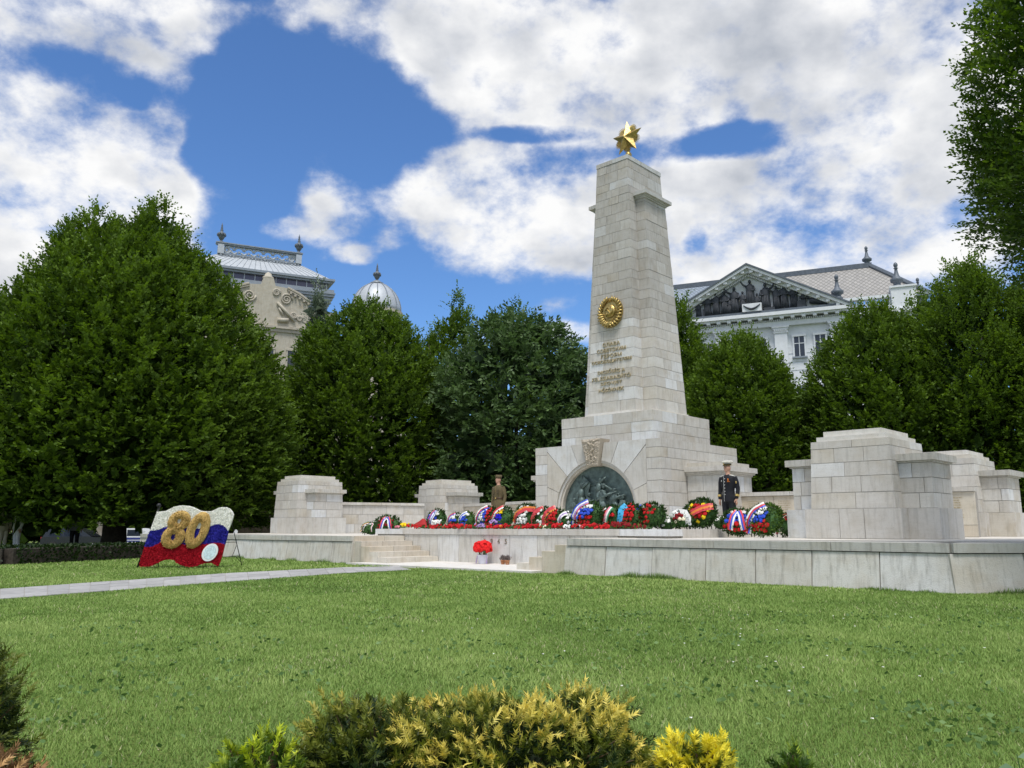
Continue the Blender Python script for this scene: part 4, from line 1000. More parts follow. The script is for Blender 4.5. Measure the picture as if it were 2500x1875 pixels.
pb, ptp = FP(118, 1240), FP(440, 165)
obj('pole', MB().tube([(pb[0], -.02, 0.0), (ptp[0], .0, ptp[1])], .022, 10), 'iron', fl, True)
obj('pole_knob', MB().lathe([(.02, 0), (.03, .02), (.02, .04), (.035, .05), (.05, .08), (.05, .11), (.03, .14), (.0, .15)], (ptp[0] + .005, 0, ptp[1]), 12), 'iron', fl, True)
for px, py, qx in ((520, 1120, 525), (985, 1165, 985), (1445, 1140, 1452), (1685, 1185, 1680)):
    a, b = FP(px, py), FP(qx, 1225); obj('stake', MB().tube([(a[0], -.01, a[1]), (b[0], 0, 0)], .007, 5), 'iron', fl)
fr = MB(); bx0, bz0 = FP(1900, 420); bx1, _ = FP(2000, 1215)
fr.tube([(bx0, .05, bz0), (bx1, .75, 0)], .009, 5); fr.tube([(FP(1740, 0)[0], .05, FP(0, 1035)[1]), (FP(1970, 0)[0], .62, FP(0, 1025)[1])], .007, 5); fr.tube([(FP(1800, 0)[0], .05, FP(0, 765)[1]), (FP(1945, 0)[0], .40, FP(0, 765)[1])], .007, 5)
fr.tube([(FP(1950, 0)[0], .35, FP(0, 830)[1]), (FP(1885, 0)[0], .3, FP(0, 1030)[1])], .006, 5); fr.tube([(FP(1910, 0)[0], .5, FP(0, 1030)[1]), (FP(1990, 0)[0], .7, FP(0, 1160)[1])], .006, 5)
obj('rear_stay', MB().tube([(.25, .05, .9), (.15, .8, 0)], .009, 5), 'iron', fl)
obj('support_frame', fr, 'iron', fl)

# ------------------------------------------------------------ people
pmat('skin', (.52, .30, .21), .55, .06, 10); pmat('navy_cloth', (.006, .0065, .011), .75, .2, 20); pmat('khaki_cloth', (.115, .088, .042), .85, .14, 16, .2); pmat('khaki_dark', (.085, .064, .032), .85, .15, 16)
pmat('black_leather', (.008, .008, .008), .3, .2, 20); pmat('brown_leather', (.06, .03, .014), .5, .2, 20); pmat('brass', (.72, .52, .18), .35, .1, 20, 0, .8); pmat('silver_button', (.75, .75, .72), .3, .05, 10, 0, .6)
pmat('cap_white', (.72, .70, .62), .7, .05, 10); pmat('cloth_cream', (.62, .57, .45), .85, .1, 10); pmat('cloth_white', (.70, .71, .75), .85, .08, 10); pmat('cloth_grey', (.16, .16, .18), .85, .1, 10); pmat('hair', (.03, .02, .013), .8, .2, 40); pmat('eye_dark', (.02, .015, .012), .4, .1, 10)
def remesh(mb, voxel=.017):
    me = mkmesh('tmp', mb, 'skin'); o = bpy.data.objects.new('tmp', me); col.objects.link(o)
    m = o.modifiers.new('r', 'REMESH'); m.mode = 'VOXEL'; m.voxel_size = voxel; m.use_smooth_shade = True
    sm = o.modifiers.new('s', 'SMOOTH'); sm.iterations = 3; sm.factor = .5
    dg = bpy.context.evaluated_depsgraph_get(); out = bpy.data.meshes.new_from_object(o.evaluated_get(dg)); bpy.data.objects.remove(o)
    return out
def person(name_label, loc, rotz, top, legs, collar_z=1.515, skirt=.80, boots=None, head_turn=0.0, scale=1.0, group=None, coat_flare=.20):
    p = thing('person', name_label, 'person', loc, rotz, group); p.scale = (scale,) * 3
    b = MB()
    for sx_ in (-1, 1):
        b.tube([(sx_ * .085, .0, .95), (sx_ * .10, -.005, .72), (sx_ * .10, -.015, .50), (sx_ * .105, .005, .28), (sx_ * .105, .02, .06)], [.112, .098, .078, .072, .062], 12)
        b.ell((sx_ * .115, -.06, .045), (.045, .135, .045), 10, 6)
        b.tube([(sx_ * .185, .005, 1.445), (sx_ * .235, .02, 1.30), (sx_ * .262, .035, 1.14), (sx_ * .262, .005, 1.0), (sx_ * .250, -.035, .875)], [.072, .066, .056, .05, .042], 12)
        b.ell((sx_ * .246, -.045, .83), (.026, .042, .052), 8, 6)
    b.loft([b.oval(0, 0, z, rx, ry) for z, rx, ry in ((skirt, coat_flare, .155), (.92, .188, .148), (1.04, .172, .132), (1.10, .170, .128), (1.22, .190, .138), (1.34, .205, .142), (1.42, .205, .125), (1.47, .165, .10), (1.505, .085, .075))])
    b.tube([(0, .012, 1.46), (0, .0, 1.58)], [.066, .058], 12)
    hs = len(b.v)
    b.ell((0, -.005, 1.685), (.076, .098, .112), 14, 10); b.ell((0, -.04, 1.625), (.056, .062, .052), 10, 7); b.ell((0, -.103, 1.668), (.013, .022, .026), 7, 5)
    b.ell((.078, .012, 1.675), (.010, .022, .034), 6, 5); b.ell((-.078, .012, 1.675), (.010, .022, .034), 6, 5); b.ell((0, -.088, 1.628), (.026, .014, .010), 7, 4); b.ell((0, -.084, 1.712), (.06, .018, .012), 8, 4)
    Mh = Matrix.Translation((0, 0, 1.6)) @ Matrix.Rotation(head_turn, 4, 'Z') @ Matrix.Translation((0, 0, -1.6)); b.xf(Mh, hs)
    me = remesh(b); me.materials.clear()
    for m in ('skin', top, legs, boots or 'black_leather'): me.materials.append(MATS[m])
    for f in me.polygons:
        c = f.center; r_ = math.hypot(c.x, c.y)
        f.material_index = 0 if c.z > collar_z or (abs(c.x) > .2 and c.z < .872) else 3 if c.z < (.10 if not boots else .42) else 1 if (c.z > skirt + .004 or abs(c.x) > .215) else 2
    body = obj('body', me, None, p)
    hd = MB()                                         # fingers and thumb of each hand
    for sx_ in (-1, 1):
        for k, (dy, ln) in enumerate(((-.075, .075), (-.053, .088), (-.032, .085), (-.012, .068))):
            hd.tube([(sx_ * .246, dy + .01, .80), (sx_ * .250, dy + .004, .80 - ln * .5), (sx_ * .240, dy + .012, .80 - ln)], [.011, .0105, .008], 6)
        hd.tube([(sx_ * .236, -.075, .845), (sx_ * .225, -.10, .81), (sx_ * .222, -.10, .775)], [.012, .011, .009], 6)
    obj('fingers', hd, 'skin', p, True)
    fc = MB()
    for sx_ in (-1, 1): fc.ell((sx_ * .033, -.092, 1.692), (.014, .008, .007), 7, 4)
    fc.xf(Mh); obj('eyes', fc, 'eye_dark', p)
    return p, Mh
# naval officer
of, Mh = person('naval officer in dark uniform with white peaked cap standing guard at the right', W(3.88, -1.56, ZT + .085), MROT + R(-3), 'navy_cloth', 'navy_cloth', head_turn=R(-24), scale=.985)
def ovl(cx, cy, cz, rx, ry, n=20): return [(cx + rx * math.cos(2 * math.pi * k / n), cy + ry * math.sin(2 * math.pi * k / n), cz) for k in range(n)]
cp = MB(); cp.loft([ovl(0, -.0, 1.775, .092, .108), ovl(0, -.0, 1.812, .094, .110), ovl(0, .0, 1.835, .135, .152), ovl(0, .004, 1.852, .146, .164), ovl(0, .012, 1.872, .125, .14), ovl(0, .012, 1.878, .05, .06)]); cp.xf(Mh)
cap = obj('cap', cp, 'cap_white', of, True)
bd = MB(); bd.loft([ovl(0, 0, 1.757, .093, .109), ovl(0, 0, 1.800, .0965, .1125)]); bd.xf(Mh); obj('cap_band', bd, 'black_leather', cap, True)
pk = MB(); pk.loft([[(.088 * math.cos(a), -.07 - .075 * max(0, math.sin(a)) * q_, 1.768 - .030 * q_) for a in [math.pi * k / 10 for k in range(11)]] for q_ in (.35, 1.0)], cap=False); pk.xf(Mh); obj('peak', pk, 'black_leather', cap)
bg = MB(); bg.ell((0, -.118, 1.795), (.022, .008, .02), 8, 5); bg.xf(Mh); obj('cap_badge', bg, 'brass', cap)
gb2 = MB(); gb2.loft([ovl(0, -.002, 1.757, .0955, .113), ovl(0, -.002, 1.765, .0965, .114)]); gb2.xf(Mh); obj('chin_strap', gb2, 'brass', cap)
hr = MB(); hr.loft([ovl(0, .012, 1.70, .080, .096), ovl(0, .006, 1.765, .082, .098)]); hr.xf(Mh); 
for k in range(6): obj('button', MB().ell((-.012, -.158 + (.010 if k in (0,) else 0), 1.40 - .082 * k), (.012, .008, .012), 7, 5), 'silver_button', of)
for sx_ in (-1, 1):
    obj('epaulette', MB().box(sx_ * .135 - .062, sx_ * .135 + .062, -.05, .045, 1.478, 1.494).xf(Matrix.Translation((sx_ * .135, 0, 1.486)) @ Matrix.Rotation(sx_ * R(16), 4, 'Y') @ Matrix.Translation((-sx_ * .135, 0, -1.486))), 'cap_white', of)
    cf = MB(); cf.tube([(sx_ * .258, -.018, .935), (sx_ * .261, -.002, .985)], [.055, .057], 12); obj('gold_cuff', cf, 'brass', of)
mb = MB(); mb.tube([(-.032, -.158, 1.47), (-.034, -.166, 1.2), (-.034, -.168, .81)], .0045, 4); obj('front_piping', mb, 'silver_button', of)
md = MB(); md.tube([(.10, -.152, 1.40), (.085, -.156, 1.37), (.10, -.156, 1.34)], .010, 5); md.tube([(.08, -.155, 1.40), (.105, -.157, 1.37), (.08, -.157, 1.33)], .008, 5); md.box(.065, .135, -.16, -.145, 1.315, 1.325)
obj('orange_ribbon', md, 'petal_orange', of)
obj('breast_badge', MB().ell((-.105, -.150, 1.345), (.011, .006, .02), 7, 5), 'silver_button', of)
obj('sleeve_patch', MB().ell((.262, -.045, 1.30), (.012, .03, .034), 8, 5), 'brass', of)
# soldier
sl, Mh = person('soldier in plain olive khaki uniform and garrison cap behind the wreaths', W(-3.96, -1.99, ZT + .085), MROT + R(2), 'khaki_cloth', 'khaki_dark', head_turn=R(-14), scale=.975, skirt=.74, boots='black_leather', coat_flare=.215)
cp = MB()
for sgn in (0,):
    rings = []
    for z, rx, ry in ((1.752, .086, .108), (1.80, .084, .118), (1.842, .045, .125), (1.850, .008, .110)): rings.append(ovl(.008, .0, z, rx, ry))
    cp.loft(rings)
cp.xf(Mh @ Matrix.Translation((0, 0, 1.77)) @ Matrix.Rotation(R(8), 4, 'Y') @ Matrix.Translation((0, 0, -1.77))); cap = obj('garrison_cap', cp, 'khaki_cloth', sl, True)
fd = MB(); fd.loft([ovl(.008, 0, 1.748, .0885, .111), ovl(.008, 0, 1.792, .0875, .122)]); fd.xf(Mh); obj('cap_fold', fd, 'khaki_dark', cap, True)
bl = MB(); bl.loft([ovl(0, 0, 1.06, .180, .141), ovl(0, 0, 1.105, .178, .138)]); obj('belt', bl, 'brown_leather', sl, True); obj('buckle', MB().box(-.022, .022, -.150, -.136, 1.06, 1.105), 'brass', sl)
for sx_ in (-1, 1):
    obj('chest_pocket', MB().box(sx_ * .09 - .045, sx_ * .09 + .045, -.150, -.12, 1.24, 1.345), 'khaki_dark', sl)
    obj('shoulder_board', MB().box(sx_ * .13 - .06, sx_ * .13 + .06, -.035, .035, 1.475, 1.487).xf(Matrix.Translation((sx_ * .13, 0, 1.48)) @ Matrix.Rotation(sx_ * R(16), 4, 'Y') @ Matrix.Translation((-sx_ * .13, 0, -1.48))), 'khaki_dark', sl)
for k in range(3): obj('button', MB().ell((0, -.150, 1.45 - .07 * k), (.009, .006, .009), 6, 4), 'brass', sl)
# passers-by beyond the hedge, half hidden under the big tree
def hairdo(p, Mh, c='hair'):
    h = MB(); h.ell((0, .012, 1.715), (.082, .10, .092), 12, 7); h.xf(Mh); obj('hair', h, c, p, True)
for lab, x, y, rz, tp, lg, sc, tn in (('passer-by in a cream jacket standing behind the hedge at the left edge', -20.4, 33.2, R(60), 'cloth_cream', 'cloth_cream', 1.0, .2), ('passer-by in a white shirt right of the cream jacket behind the hedge', -19.7, 33.0, R(-30), 'cloth_white', 'cloth_white', 1.0, -.3),
                                ('passer-by in dark grey standing by the parked hatchback', -18.2, 34.5, R(20), 'cloth_grey', 'navy_cloth', .98, .1)):
    pp, Mh = person(lab, (x, y, 0), rz, tp, lg, scale=sc, head_turn=tn); hairdo(pp, Mh)

# ------------------------------------------------------------ parked vehicles and fence beyond the trees
pmat('paint_dark', (.02, .022, .026), .25, .1, 3, 0, .2, spec=.6); pmat('paint_white', (.72, .73, .75), .3, .03, 3, 0, spec=.5); pmat('stripe_blue', (.03, .04, .22), .35, .05, 3, 0, spec=.5); pmat('tyre', (.015, .015, .015), .9, .2, 20); pmat('rim', (.45, .46, .48), .35, .1, 10, 0, .7); pmat('lamp_red', (.4, .02, .02), .3, .1, 9); pmat('lamp_clear', (.7, .72, .72), .2, .05, 9)
def vehicle(name, label, cat, loc, rotz, paint, van=False, stripe=None):
    c = thing(name, label, cat, loc, rotz)
    if van: low_ = [(-2.45, .35), (-2.45, 1.0), (-2.4, 1.15), (2.0, 1.2), (2.35, 1.0), (2.45, .75), (2.42, .35)]; cab = [(-2.42, 1.12), (-2.36, 2.0), (-2.2, 2.08), (1.0, 2.08), (1.3, 1.98), (2.05, 1.2)]; wx = (-1.5, 1.55); hw = .95; wr = .34
    else: low_ = [(-2.1, .32), (-2.12, .75), (-2.05, .95), (1.0, .98), (1.9, .82), (2.12, .65), (2.1, .32)]; cab = [(-2.0, .93), (-1.75, 1.42), (-1.4, 1.52), (.1, 1.52), (.35, 1.48), (1.15, .97)]; wx = (-1.3, 1.32); hw = .86; wr = .32
    body = MB(); body.slab(low_, -hw, hw); body.prism(cab, lambda x, z: (x, -hw + .03 + (z - 1.0) * .12, z), lambda x, z: (x, hw - .03 - (z - 1.0) * .12, z)); bo = obj('body', body, paint, c)
    zb, zt_ = (1.22, 1.9) if van else (1.0, 1.42)
    for sd in (-1, 1):
        yy = lambda z: sd * (hw - .02 - (z - 1.0) * .12)
        segs = ((-2.2, -1.0), (-.9, .25), (.35, 1.15)) if van else ((-1.65, -.75), (-.65, .55))
        for i, (x0, x1) in enumerate(segs):
            xa, xb = x0 + (.14 if i == 0 else .02), x1 - (.38 if i == len(segs) - 1 else .02)
            obj('side_window', MB().add([(x0 + .03, yy(zb), zb), (x1, yy(zb), zb), (xb, yy(zt_), zt_), (xa, yy(zt_), zt_)], [(0, 1, 2, 3), (3, 2, 1, 0)]), 'dark_glass', c)
        for x in wx:
            w = MB().lathe([(wr * .6, -.1), (wr, -.1), (wr, .1), (wr * .6, .1)], n=18); w.xf(Matrix.Translation((x, sd * (hw - .08), wr)) @ Matrix.Rotation(R(90), 4, 'X')); wo = obj('wheel', w, 'tyre', c, True)
            r_ = MB().lathe([(.02, -.105), (wr * .62, -.10), (wr * .62, .10), (.02, .105)], n=14); r_.xf(Matrix.Translation((x, sd * (hw - .075), wr)) @ Matrix.Rotation(R(90), 4, 'X')); obj('rim', r_, 'rim', wo, True)
        obj('headlight', MB().box(low_[-2][0] - .12, low_[-2][0] + .015, sd * hw * .55 - .18, sd * hw * .55 + .18, .62, .78), 'lamp_clear', c)
        obj('tail_light', MB().box(low_[1][0] - .02, low_[1][0] + .1, sd * hw * .8 - .1, sd * hw * .8 + .1, .72, .95), 'lamp_red', c)
        if stripe:
            for z0, z1 in ((.62, .70), (.76, .90)): obj('blue_stripe', MB().box(-2.3, 2.2, sd * hw - .006, sd * hw + .006, z0, z1), stripe, c)
    obj('windscreen', MB().add([(cab[-1][0] + .01, -hw + .12, cab[-1][1] + .03), (cab[-1][0] + .01, hw - .12, cab[-1][1] + .03), (cab[-2][0] + .02, hw - .22, cab[-2][1] - .04), (cab[-2][0] + .02, -hw + .22, cab[-2][1] - .04)], [(0, 1, 2, 3), (3, 2, 1, 0)]), 'dark_glass', c)
    return c
vehicle('parked_car', 'dark hatchback parked behind the hedge under the big tree', 'car', (-29.5, 56.5, -.645), R(4), 'paint_dark')
vehicle('parked_car', 'white car with dark blue stripes parked left of the tree trunk', 'car', (-25.6, 57.2, -.645), R(4), 'paint_white', stripe='stripe_blue')
vehicle('parked_van', 'white van parked farther down the street left of the flower flag', 'van', (-24.5, 63.5, -.645), R(2), 'paint_white', van=True)
vehicle('parked_car', 'pale car on the street right of the flower flag', 'car', (-17.4, 58.0, -.645), R(3), 'paint_white')
fe = thing('iron_fence', 'tan stone kerb wall with dark iron railings across the street', 'fence', (-22.5, 69.0, -.53), R(0))
obj('base_wall', MB().box(-12, 26, -.2, .2, 0, .7), 'building_stone', fe)
for k in range(9): obj('post', MB().box(-12 + k * 4.7, -11.5 + k * 4.7, -.25, .25, 0, 2.3), 'building_stone', fe)
mb = MB()
for k in range(150): mb.box(-11.9 + k * .25, -11.86 + k * .25, -.02, .02, .7, 2.0)
mb.box(-12, 26, -.03, .03, 1.9, 1.95); obj('railing', mb, 'iron', fe, kind='stuff')

# ------------------------------------------------------------ buildings
pmat('roof_slate', (.20, .235, .275), .5, .15, 10, .15); 
def diamond_roof(name, c1, c2, sc):
    m, t, b = newmat(name); n = t.nodes; l = t.links; tcn = n.new('ShaderNodeTexCoord'); mp = n.new('ShaderNodeMapping'); mp.inputs['Rotation'].default_value = (0, R(45), 0); mp.inputs['Scale'].default_value = (sc, .001, sc); l.new(tcn.outputs['Object'], mp.inputs[0])
    ck = n.new('ShaderNodeTexBrick'); ck.offset = 0; ck.inputs['Color1'].default_value = (*c1, 1); ck.inputs['Color2'].default_value = (*c2, 1); ck.inputs['Mortar'].default_value = tuple(x * .45 for x in c1) + (1,); ck.inputs['Scale'].default_value = 1; ck.inputs['Mortar Size'].default_value = .05; ck.inputs['Brick Width'].default_value = .5; ck.inputs['Row Height'].default_value = .5
    sp = n.new('ShaderNodeSeparateXYZ'); l.new(mp.outputs[0], sp.inputs[0]); cb2 = n.new('ShaderNodeCombineXYZ'); l.new(sp.outputs[0], cb2.inputs[0]); l.new(sp.outputs[2], cb2.inputs[1]); l.new(cb2.outputs[0], ck.inputs['Vector'])
    l.new(ck.outputs[0], b.inputs['Base Color']); b.inputs['Roughness'].default_value = .6
diamond_roof('roof_diamond', (.36, .345, .32), (.28, .27, .255), 1.6); diamond_roof('roof_diamond_blue', (.27, .32, .38), (.22, .27, .33), 1.9)
def urn(parent, x, y, z, h, mat, name='finial', pine=False):
    if pine: prof = [(.30, 0), (.30, .08), (.20, .12), (.20, .2), (.34, .24), (.36, .34), (.24, .40), (.15, .48), (.09, .66), (.08, .74), (.14, .76), (.06, .78), (.10, .82), (.125, .87), (.10, .94), (.0, 1.0)]
    else: prof = [(.22, 0), (.22, .04), (.10, .07), (.09, .12), (.15, .16), (.24, .27), (.26, .36), (.30, .40), (.30, .45), (.14, .50), (.10, .56), (.12, .60), (.07, .66), (.09, .70), (.055, .78), (.07, .82), (.03, .90), (.0, 1.0)]
    mb = MB().lathe([(r_ * h * .62, z_ * h) for r_, z_ in prof], (x, y, z), 14)
    if not pine:
        for k in range(8):
            a = k * math.pi / 4; mb.ell((x + .2 * h * .82 * math.cos(a), y + .2 * h * .82 * math.sin(a), z + .37 * h), (.05 * h, .05 * h, .08 * h), 6, 5)
    return obj(name, mb, mat, parent, True)
def figure(mb, x, z, h, y=0, arm=0, wide=.2):
    """robed statue of height h"""
    q = h / 1.8
    mb.loft([ovl(x, y, z, wide * 1.3 * q, .2 * q, 10), ovl(x + .02 * q, y, z + .5 * q, wide * 1.05 * q, .2 * q, 10), ovl(x, y, z + 1.0 * q, wide * 1.0 * q, .18 * q, 10), ovl(x, y, z + 1.3 * q, wide * 1.15 * q, .19 * q, 10), ovl(x, y, z + 1.46 * q, wide * .6 * q, .12 * q, 10), ovl(x, y, z + 1.53 * q, .07 * q, .07 * q, 10)])
    mb.ell((x, y - .03 * q, z + 1.66 * q), (.10 * q, .11 * q, .14 * q), 8, 6)
    for sd in (-1, 1):
        if arm == sd: mb.tube([(x + sd * .2 * q, y, z + 1.35 * q), (x + sd * .42 * q, y - .12 * q, z + 1.45 * q), (x + sd * .58 * q, y - .15 * q, z + 1.7 * q)], [.08 * q, .065 * q, .045 * q], 7)
        else: mb.tube([(x + sd * .2 * q, y, z + 1.35 * q), (x + sd * .30 * q, y - .1 * q, z + 1.05 * q), (x + sd * .08 * q, y - .24 * q, z + 1.0 * q)], [.08 * q, .07 * q, .05 * q], 7)
    for k in range(4): mb.tube([(x + (k - 1.5) * .1 * q, y - .2 * q, z + .05 * q), (x + (k - 1.5) * .08 * q, y - .2 * q, z + .95 * q)], .035 * q, 5)
def window(parent, x0, x1, z0, z1, wallmat='white_render', y=-.02):
    w = obj('window', MB().box(x0 - .16, x1 + .16, y - .12, y, z1, z1 + .18).box(x0 - .14, x0, y - .08, y, z0, z1).box(x1, x1 + .14, y - .08, y, z0, z1), wallmat, parent)
    obj('pane', MB().box(x0, x1, y - .02, y + .02, z0, z1), 'dark_glass', w); obj('sill', MB().box(x0 - .2, x1 + .2, y - .2, y, z0 - .14, z0), 'zinc', w)
    obj('frame', MB().box((x0 + x1) / 2 - .03, (x0 + x1) / 2 + .03, y - .05, y - .021, z0, z1).box(x0, x1, y - .05, y - .022, z1 - .62, z1 - .56), wallmat, w)
# white palace with pediment
pa = thing('palace', 'white palace with a sculpted dark pediment and slate roof behind the trees at right', 'building', (20.06, 70.0, 0), -R(23))
PX, HW, ZP0, ZAP = 1.08, 8.26, 18.95, 23.40
obj('wall', MB().box(-10.4, 14.2, 0, 18, -1, 18.6), 'white_render', pa); obj('wall', MB().box(PX - 8.0, PX + 8.0, -.9, .1, -1, 18.2), 'white_render', pa, label='projecting centre bay')
mb = MB()                                            # rustic courses
for k in range(22): mb.box(PX - 8.03, PX + 8.03, -.96, -.90, .3 + k * .72, .3 + k * .72 + .60)
obj('rusticated_courses', mb, 'white_render', pa, kind='stuff')
for x0 in (-6.4, -1.9, 3.03, 7.5):
    pl_ = obj('pilaster', MB().box(x0, x0 + 1.02, -1.25, -.9, 6.0, 17.2).box(x0 - .06, x0 + 1.08, -1.32, -.9, 17.2, 17.35), 'white_render', pa)
    cap_ = MB()
    for d, h0 in ((.06, 17.35), (.12, 17.5), (.2, 17.65)): cap_.box(x0 - d, x0 + 1.02 + d, -1.25 - d, -.9, h0, h0 + .151)
    for k in range(7): cap_.box(x0 + k * .15, x0 + .08 + k * .15, -1.4, -1.25, 17.36, 17.5)
    obj('capital', cap_, 'white_render', pl_)
    orn = MB(); 
    for k in range(5): orn.ell((x0 + .2 + .15 * k, -1.02, 15.9 + .2 * math.sin(k * 1.3)), (.2, .14, .16), 8, 5)
    obj('carved_ornament', orn, 'white_render', pl_, True)
for (x0, x1) in ((4.56, 5.36), (6.24, 7.04), (-.3, .5), (1.5, 2.3), (-4.6, -3.8), (-3.1, -2.3)):
    window(pa, x0, x1, 15.1, 16.83, y=-.97)
    window(pa, x0, x1, 10.2, 12.6, y=-.97)
en = MB()                                            # entablature
en.box(PX - 8.1, PX + 8.1, -1.3, 0, 17.82, 18.25); en.box(PX - 8.2, PX + 8.2, -1.75, 0, 18.52, 18.66); en.box(PX - HW, PX + HW, -1.95, 0, 18.66, ZP0)
obj('entablature', en, 'white_render', pa)
mb = MB()
for k in range(100): mb.box(PX - 8.0 + k * .16, PX - 7.91 + k * .16, -1.45, -1.3, 18.25, 18.36)
obj('dentils', mb, 'white_render', pa, kind='stuff')
mb = MB()
for k in range(19): mb.box(PX - 8.0 + k * .875, PX - 7.7 + k * .875, -1.8, -1.3, 18.36, 18.52)
obj('modillions', mb, 'white_render', pa, kind='stuff')
pe = thing('pediment', None, None, (0, 0, 0), 0, parent=pa)
obj('tympanum', MB().slab([(PX - HW + .6, ZP0), (PX + HW - .6, ZP0), (PX, ZAP - .4)], -.9, .2), 'white_render', pe)
sl_ = (ZAP - ZP0) / HW
for sd in (-1, 1):
    def rake(y0, o0, o1): return MB().prism([(PX, ZAP + o0), (PX + sd * HW, ZP0 + o0), (PX + sd * HW, ZP0 + o1), (PX, ZAP + o1)], lambda x, z: (x, y0, z), lambda x, z: (x, .1, z))
    obj('raking_cornice', rake(-1.95, -.30, -.05), 'white_render', pe); obj('raking_cornice', rake(-1.5, -.62, -.301), 'white_render', pe); obj('lead_edge', rake(-2.05, -.049, .10), 'slate_dark', pe)
    mb = MB()
    for k in range(11):
        f = (k + .5) / 11; x = PX + sd * HW * f; z = ZAP - HW * f * sl_ - .44; mb.box(x - .14, x + .14, -1.85, -1.45, z - .10, z + .12)
    obj('modillions', mb, 'white_render', pe, kind='stuff')
    mb = MB()
    for k in range(58):
        f = (k + .5) / 62; x = PX + sd * HW * f; z = ZAP - HW * f * sl_ - .78; mb.box(x - .045, x + .045, -1.25, -.85, z - .07, z + .12)
    obj('dentils', mb, 'white_render', pe, kind='stuff')
obj('ledge', MB().box(PX - 7.3, PX + 7.3, -1.7, -.6, ZP0 + .001, ZP0 + .26), 'slate_dark', pe)
obj('cartouche', MB().box(.55, 2.15, -1.85, -1.2, ZP0 + .261, ZP0 + .95), 'white_render', pe)
obj('garland', MB().tube([(.65 + 1.4 * k / 8, -1.9, ZP0 + .82 - .38 * math.sin(math.pi * k / 8)) for k in range(9)], [.03, .06, .08, .10, .10, .10, .08, .06, .03], 6), 'statue_dark', pe, True)
for x, h, arm, z in ((1.2, 2.35, -1, .9), (2.45, 2.55, 1, .28), (-.15, 2.5, -1, .28), (3.35, 2.2, -1, .28), (3.95, 2.3, 0, .28), (4.75, 2.15, 0, .28), (-1.0, 2.2, 0, .28), (-1.75, 2.15, 1, .28), (-2.5, 2.1, 0, .28), (-.6, 1.6, 0, .28), (-3.3, 1.6, 1, .28), (-4.1, 1.2, 0, .28), (-4.8, .9, 0, .28), (5.5, 1.5, 0, .28), (1.75, 1.7, 0, .28), (.55, 1.8, 0, .5)):
    mb = MB(); figure(mb, x, ZP0 + z, h, -1.15, arm, .25); obj('statue', mb, 'statue_dark', pe, True)
mb = MB(); mb.tube([(6.0, -1.2, ZP0 + .85), (6.6, -1.2, ZP0 + .75), (7.4, -1.2, ZP0 + .42)], [.25, .28, .14], 8); mb.ell((5.9, -1.2, ZP0 + 1.15), (.15, .15, .19), 8, 6); mb.tube([(6.1, -1.3, ZP0 + .95), (6.9, -1.35, ZP0 + .5)], .07, 6); obj('statue', mb, 'statue_dark', pe, True, label='reclining dark statue at the right corner of the pediment')
mb = MB(); mb.box(5.0, 5.7, -1.4, -.9, ZP0 + .25, ZP0 + .9); mb.box(-2.9, -2.5, -1.3, -.9, ZP0 + .25, ZP0 + 1.0); mb.box(2.3, 3.2, -1.5, -.9, ZP0 + .25, ZP0 + .55); obj('statue_base', mb, 'statue_dark', pe)
# attic balustrade and roof
at = MB(); at.box(8.3, 12.4, -.1, .5, 18.6, 19.02).box(8.3, 12.4, -.15, .55, 19.72, 19.95).box(12.3, 14.15, -.3, 1.8, 18.6, 20.4).box(12.2, 14.25, -.4, 1.9, 20.4, 20.55); obj('attic', at, 'white_render', pa)
mb = MB()
for k in range(15): mb.lathe([(.05, 0), (.09, .1), (.11, .25), (.06, .45), (.08, .7)], (8.55 + k * .26, .2, 19.02), 8)
obj('balusters', mb, 'white_render', pa, True, kind='stuff')
obj('cornice', MB().box(8.9, 14.4, -.5, 0, 18.3, 18.6), 'white_render', pa)
rf = thing('roof', None, None, (0, 0, 0), 0, parent=pa)
ZR = 24.35
obj('roof_slope', MB().add([(-10.8, 1.0, 20.0), (1.2, 1.0, 20.0), (1.2, 6, ZR), (-8.5, 6, ZR)], [(0, 1, 2, 3)]), 'roof_diamond_blue', rf)
obj('roof_slope', MB().add([(1.2, 1.0, 20.0), (15.2, 1.0, 20.0), (11.0, 6, ZR), (1.2, 6, ZR)], [(0, 1, 2, 3)]), 'roof_diamond', rf)
obj('roof_slope', MB().add([(15.2, 1.0, 20.0), (15.2, 17, 20.0), (11.0, 12, ZR), (11.0, 6, ZR)], [(0, 1, 2, 3)]), 'roof_diamond', rf)
obj('ridge_cap', MB().box(-8.6, 11.2, 5.75, 12.0, ZR - .18, ZR + .28), 'slate_dark', rf); 
obj('hip_cap', MB().tube([(11.0, 6, ZR + .1), (15.2, 1.0, 20.05)], .22, 6), 'slate_dark', rf); obj('gutter', MB().box(1.2, 15.3, .85, 1.0, 19.85, 20.1).box(-10.9, 1.2, .85, 1.0, 19.85, 20.1), 'zinc', rf)
urn(rf, 10.85, 6.6, ZR + .25, 1.9, 'finial_grey', pine=True); urn(rf, 12.85, .6, 20.55, 2.3, 'finial_grey', pine=True); urn(rf, 8.2, .2, 19.95, 2.3, 'finial_grey', pine=True); urn(rf, 14.6, 3.4, 20.3, 1.8, 'finial_grey', pine=True)

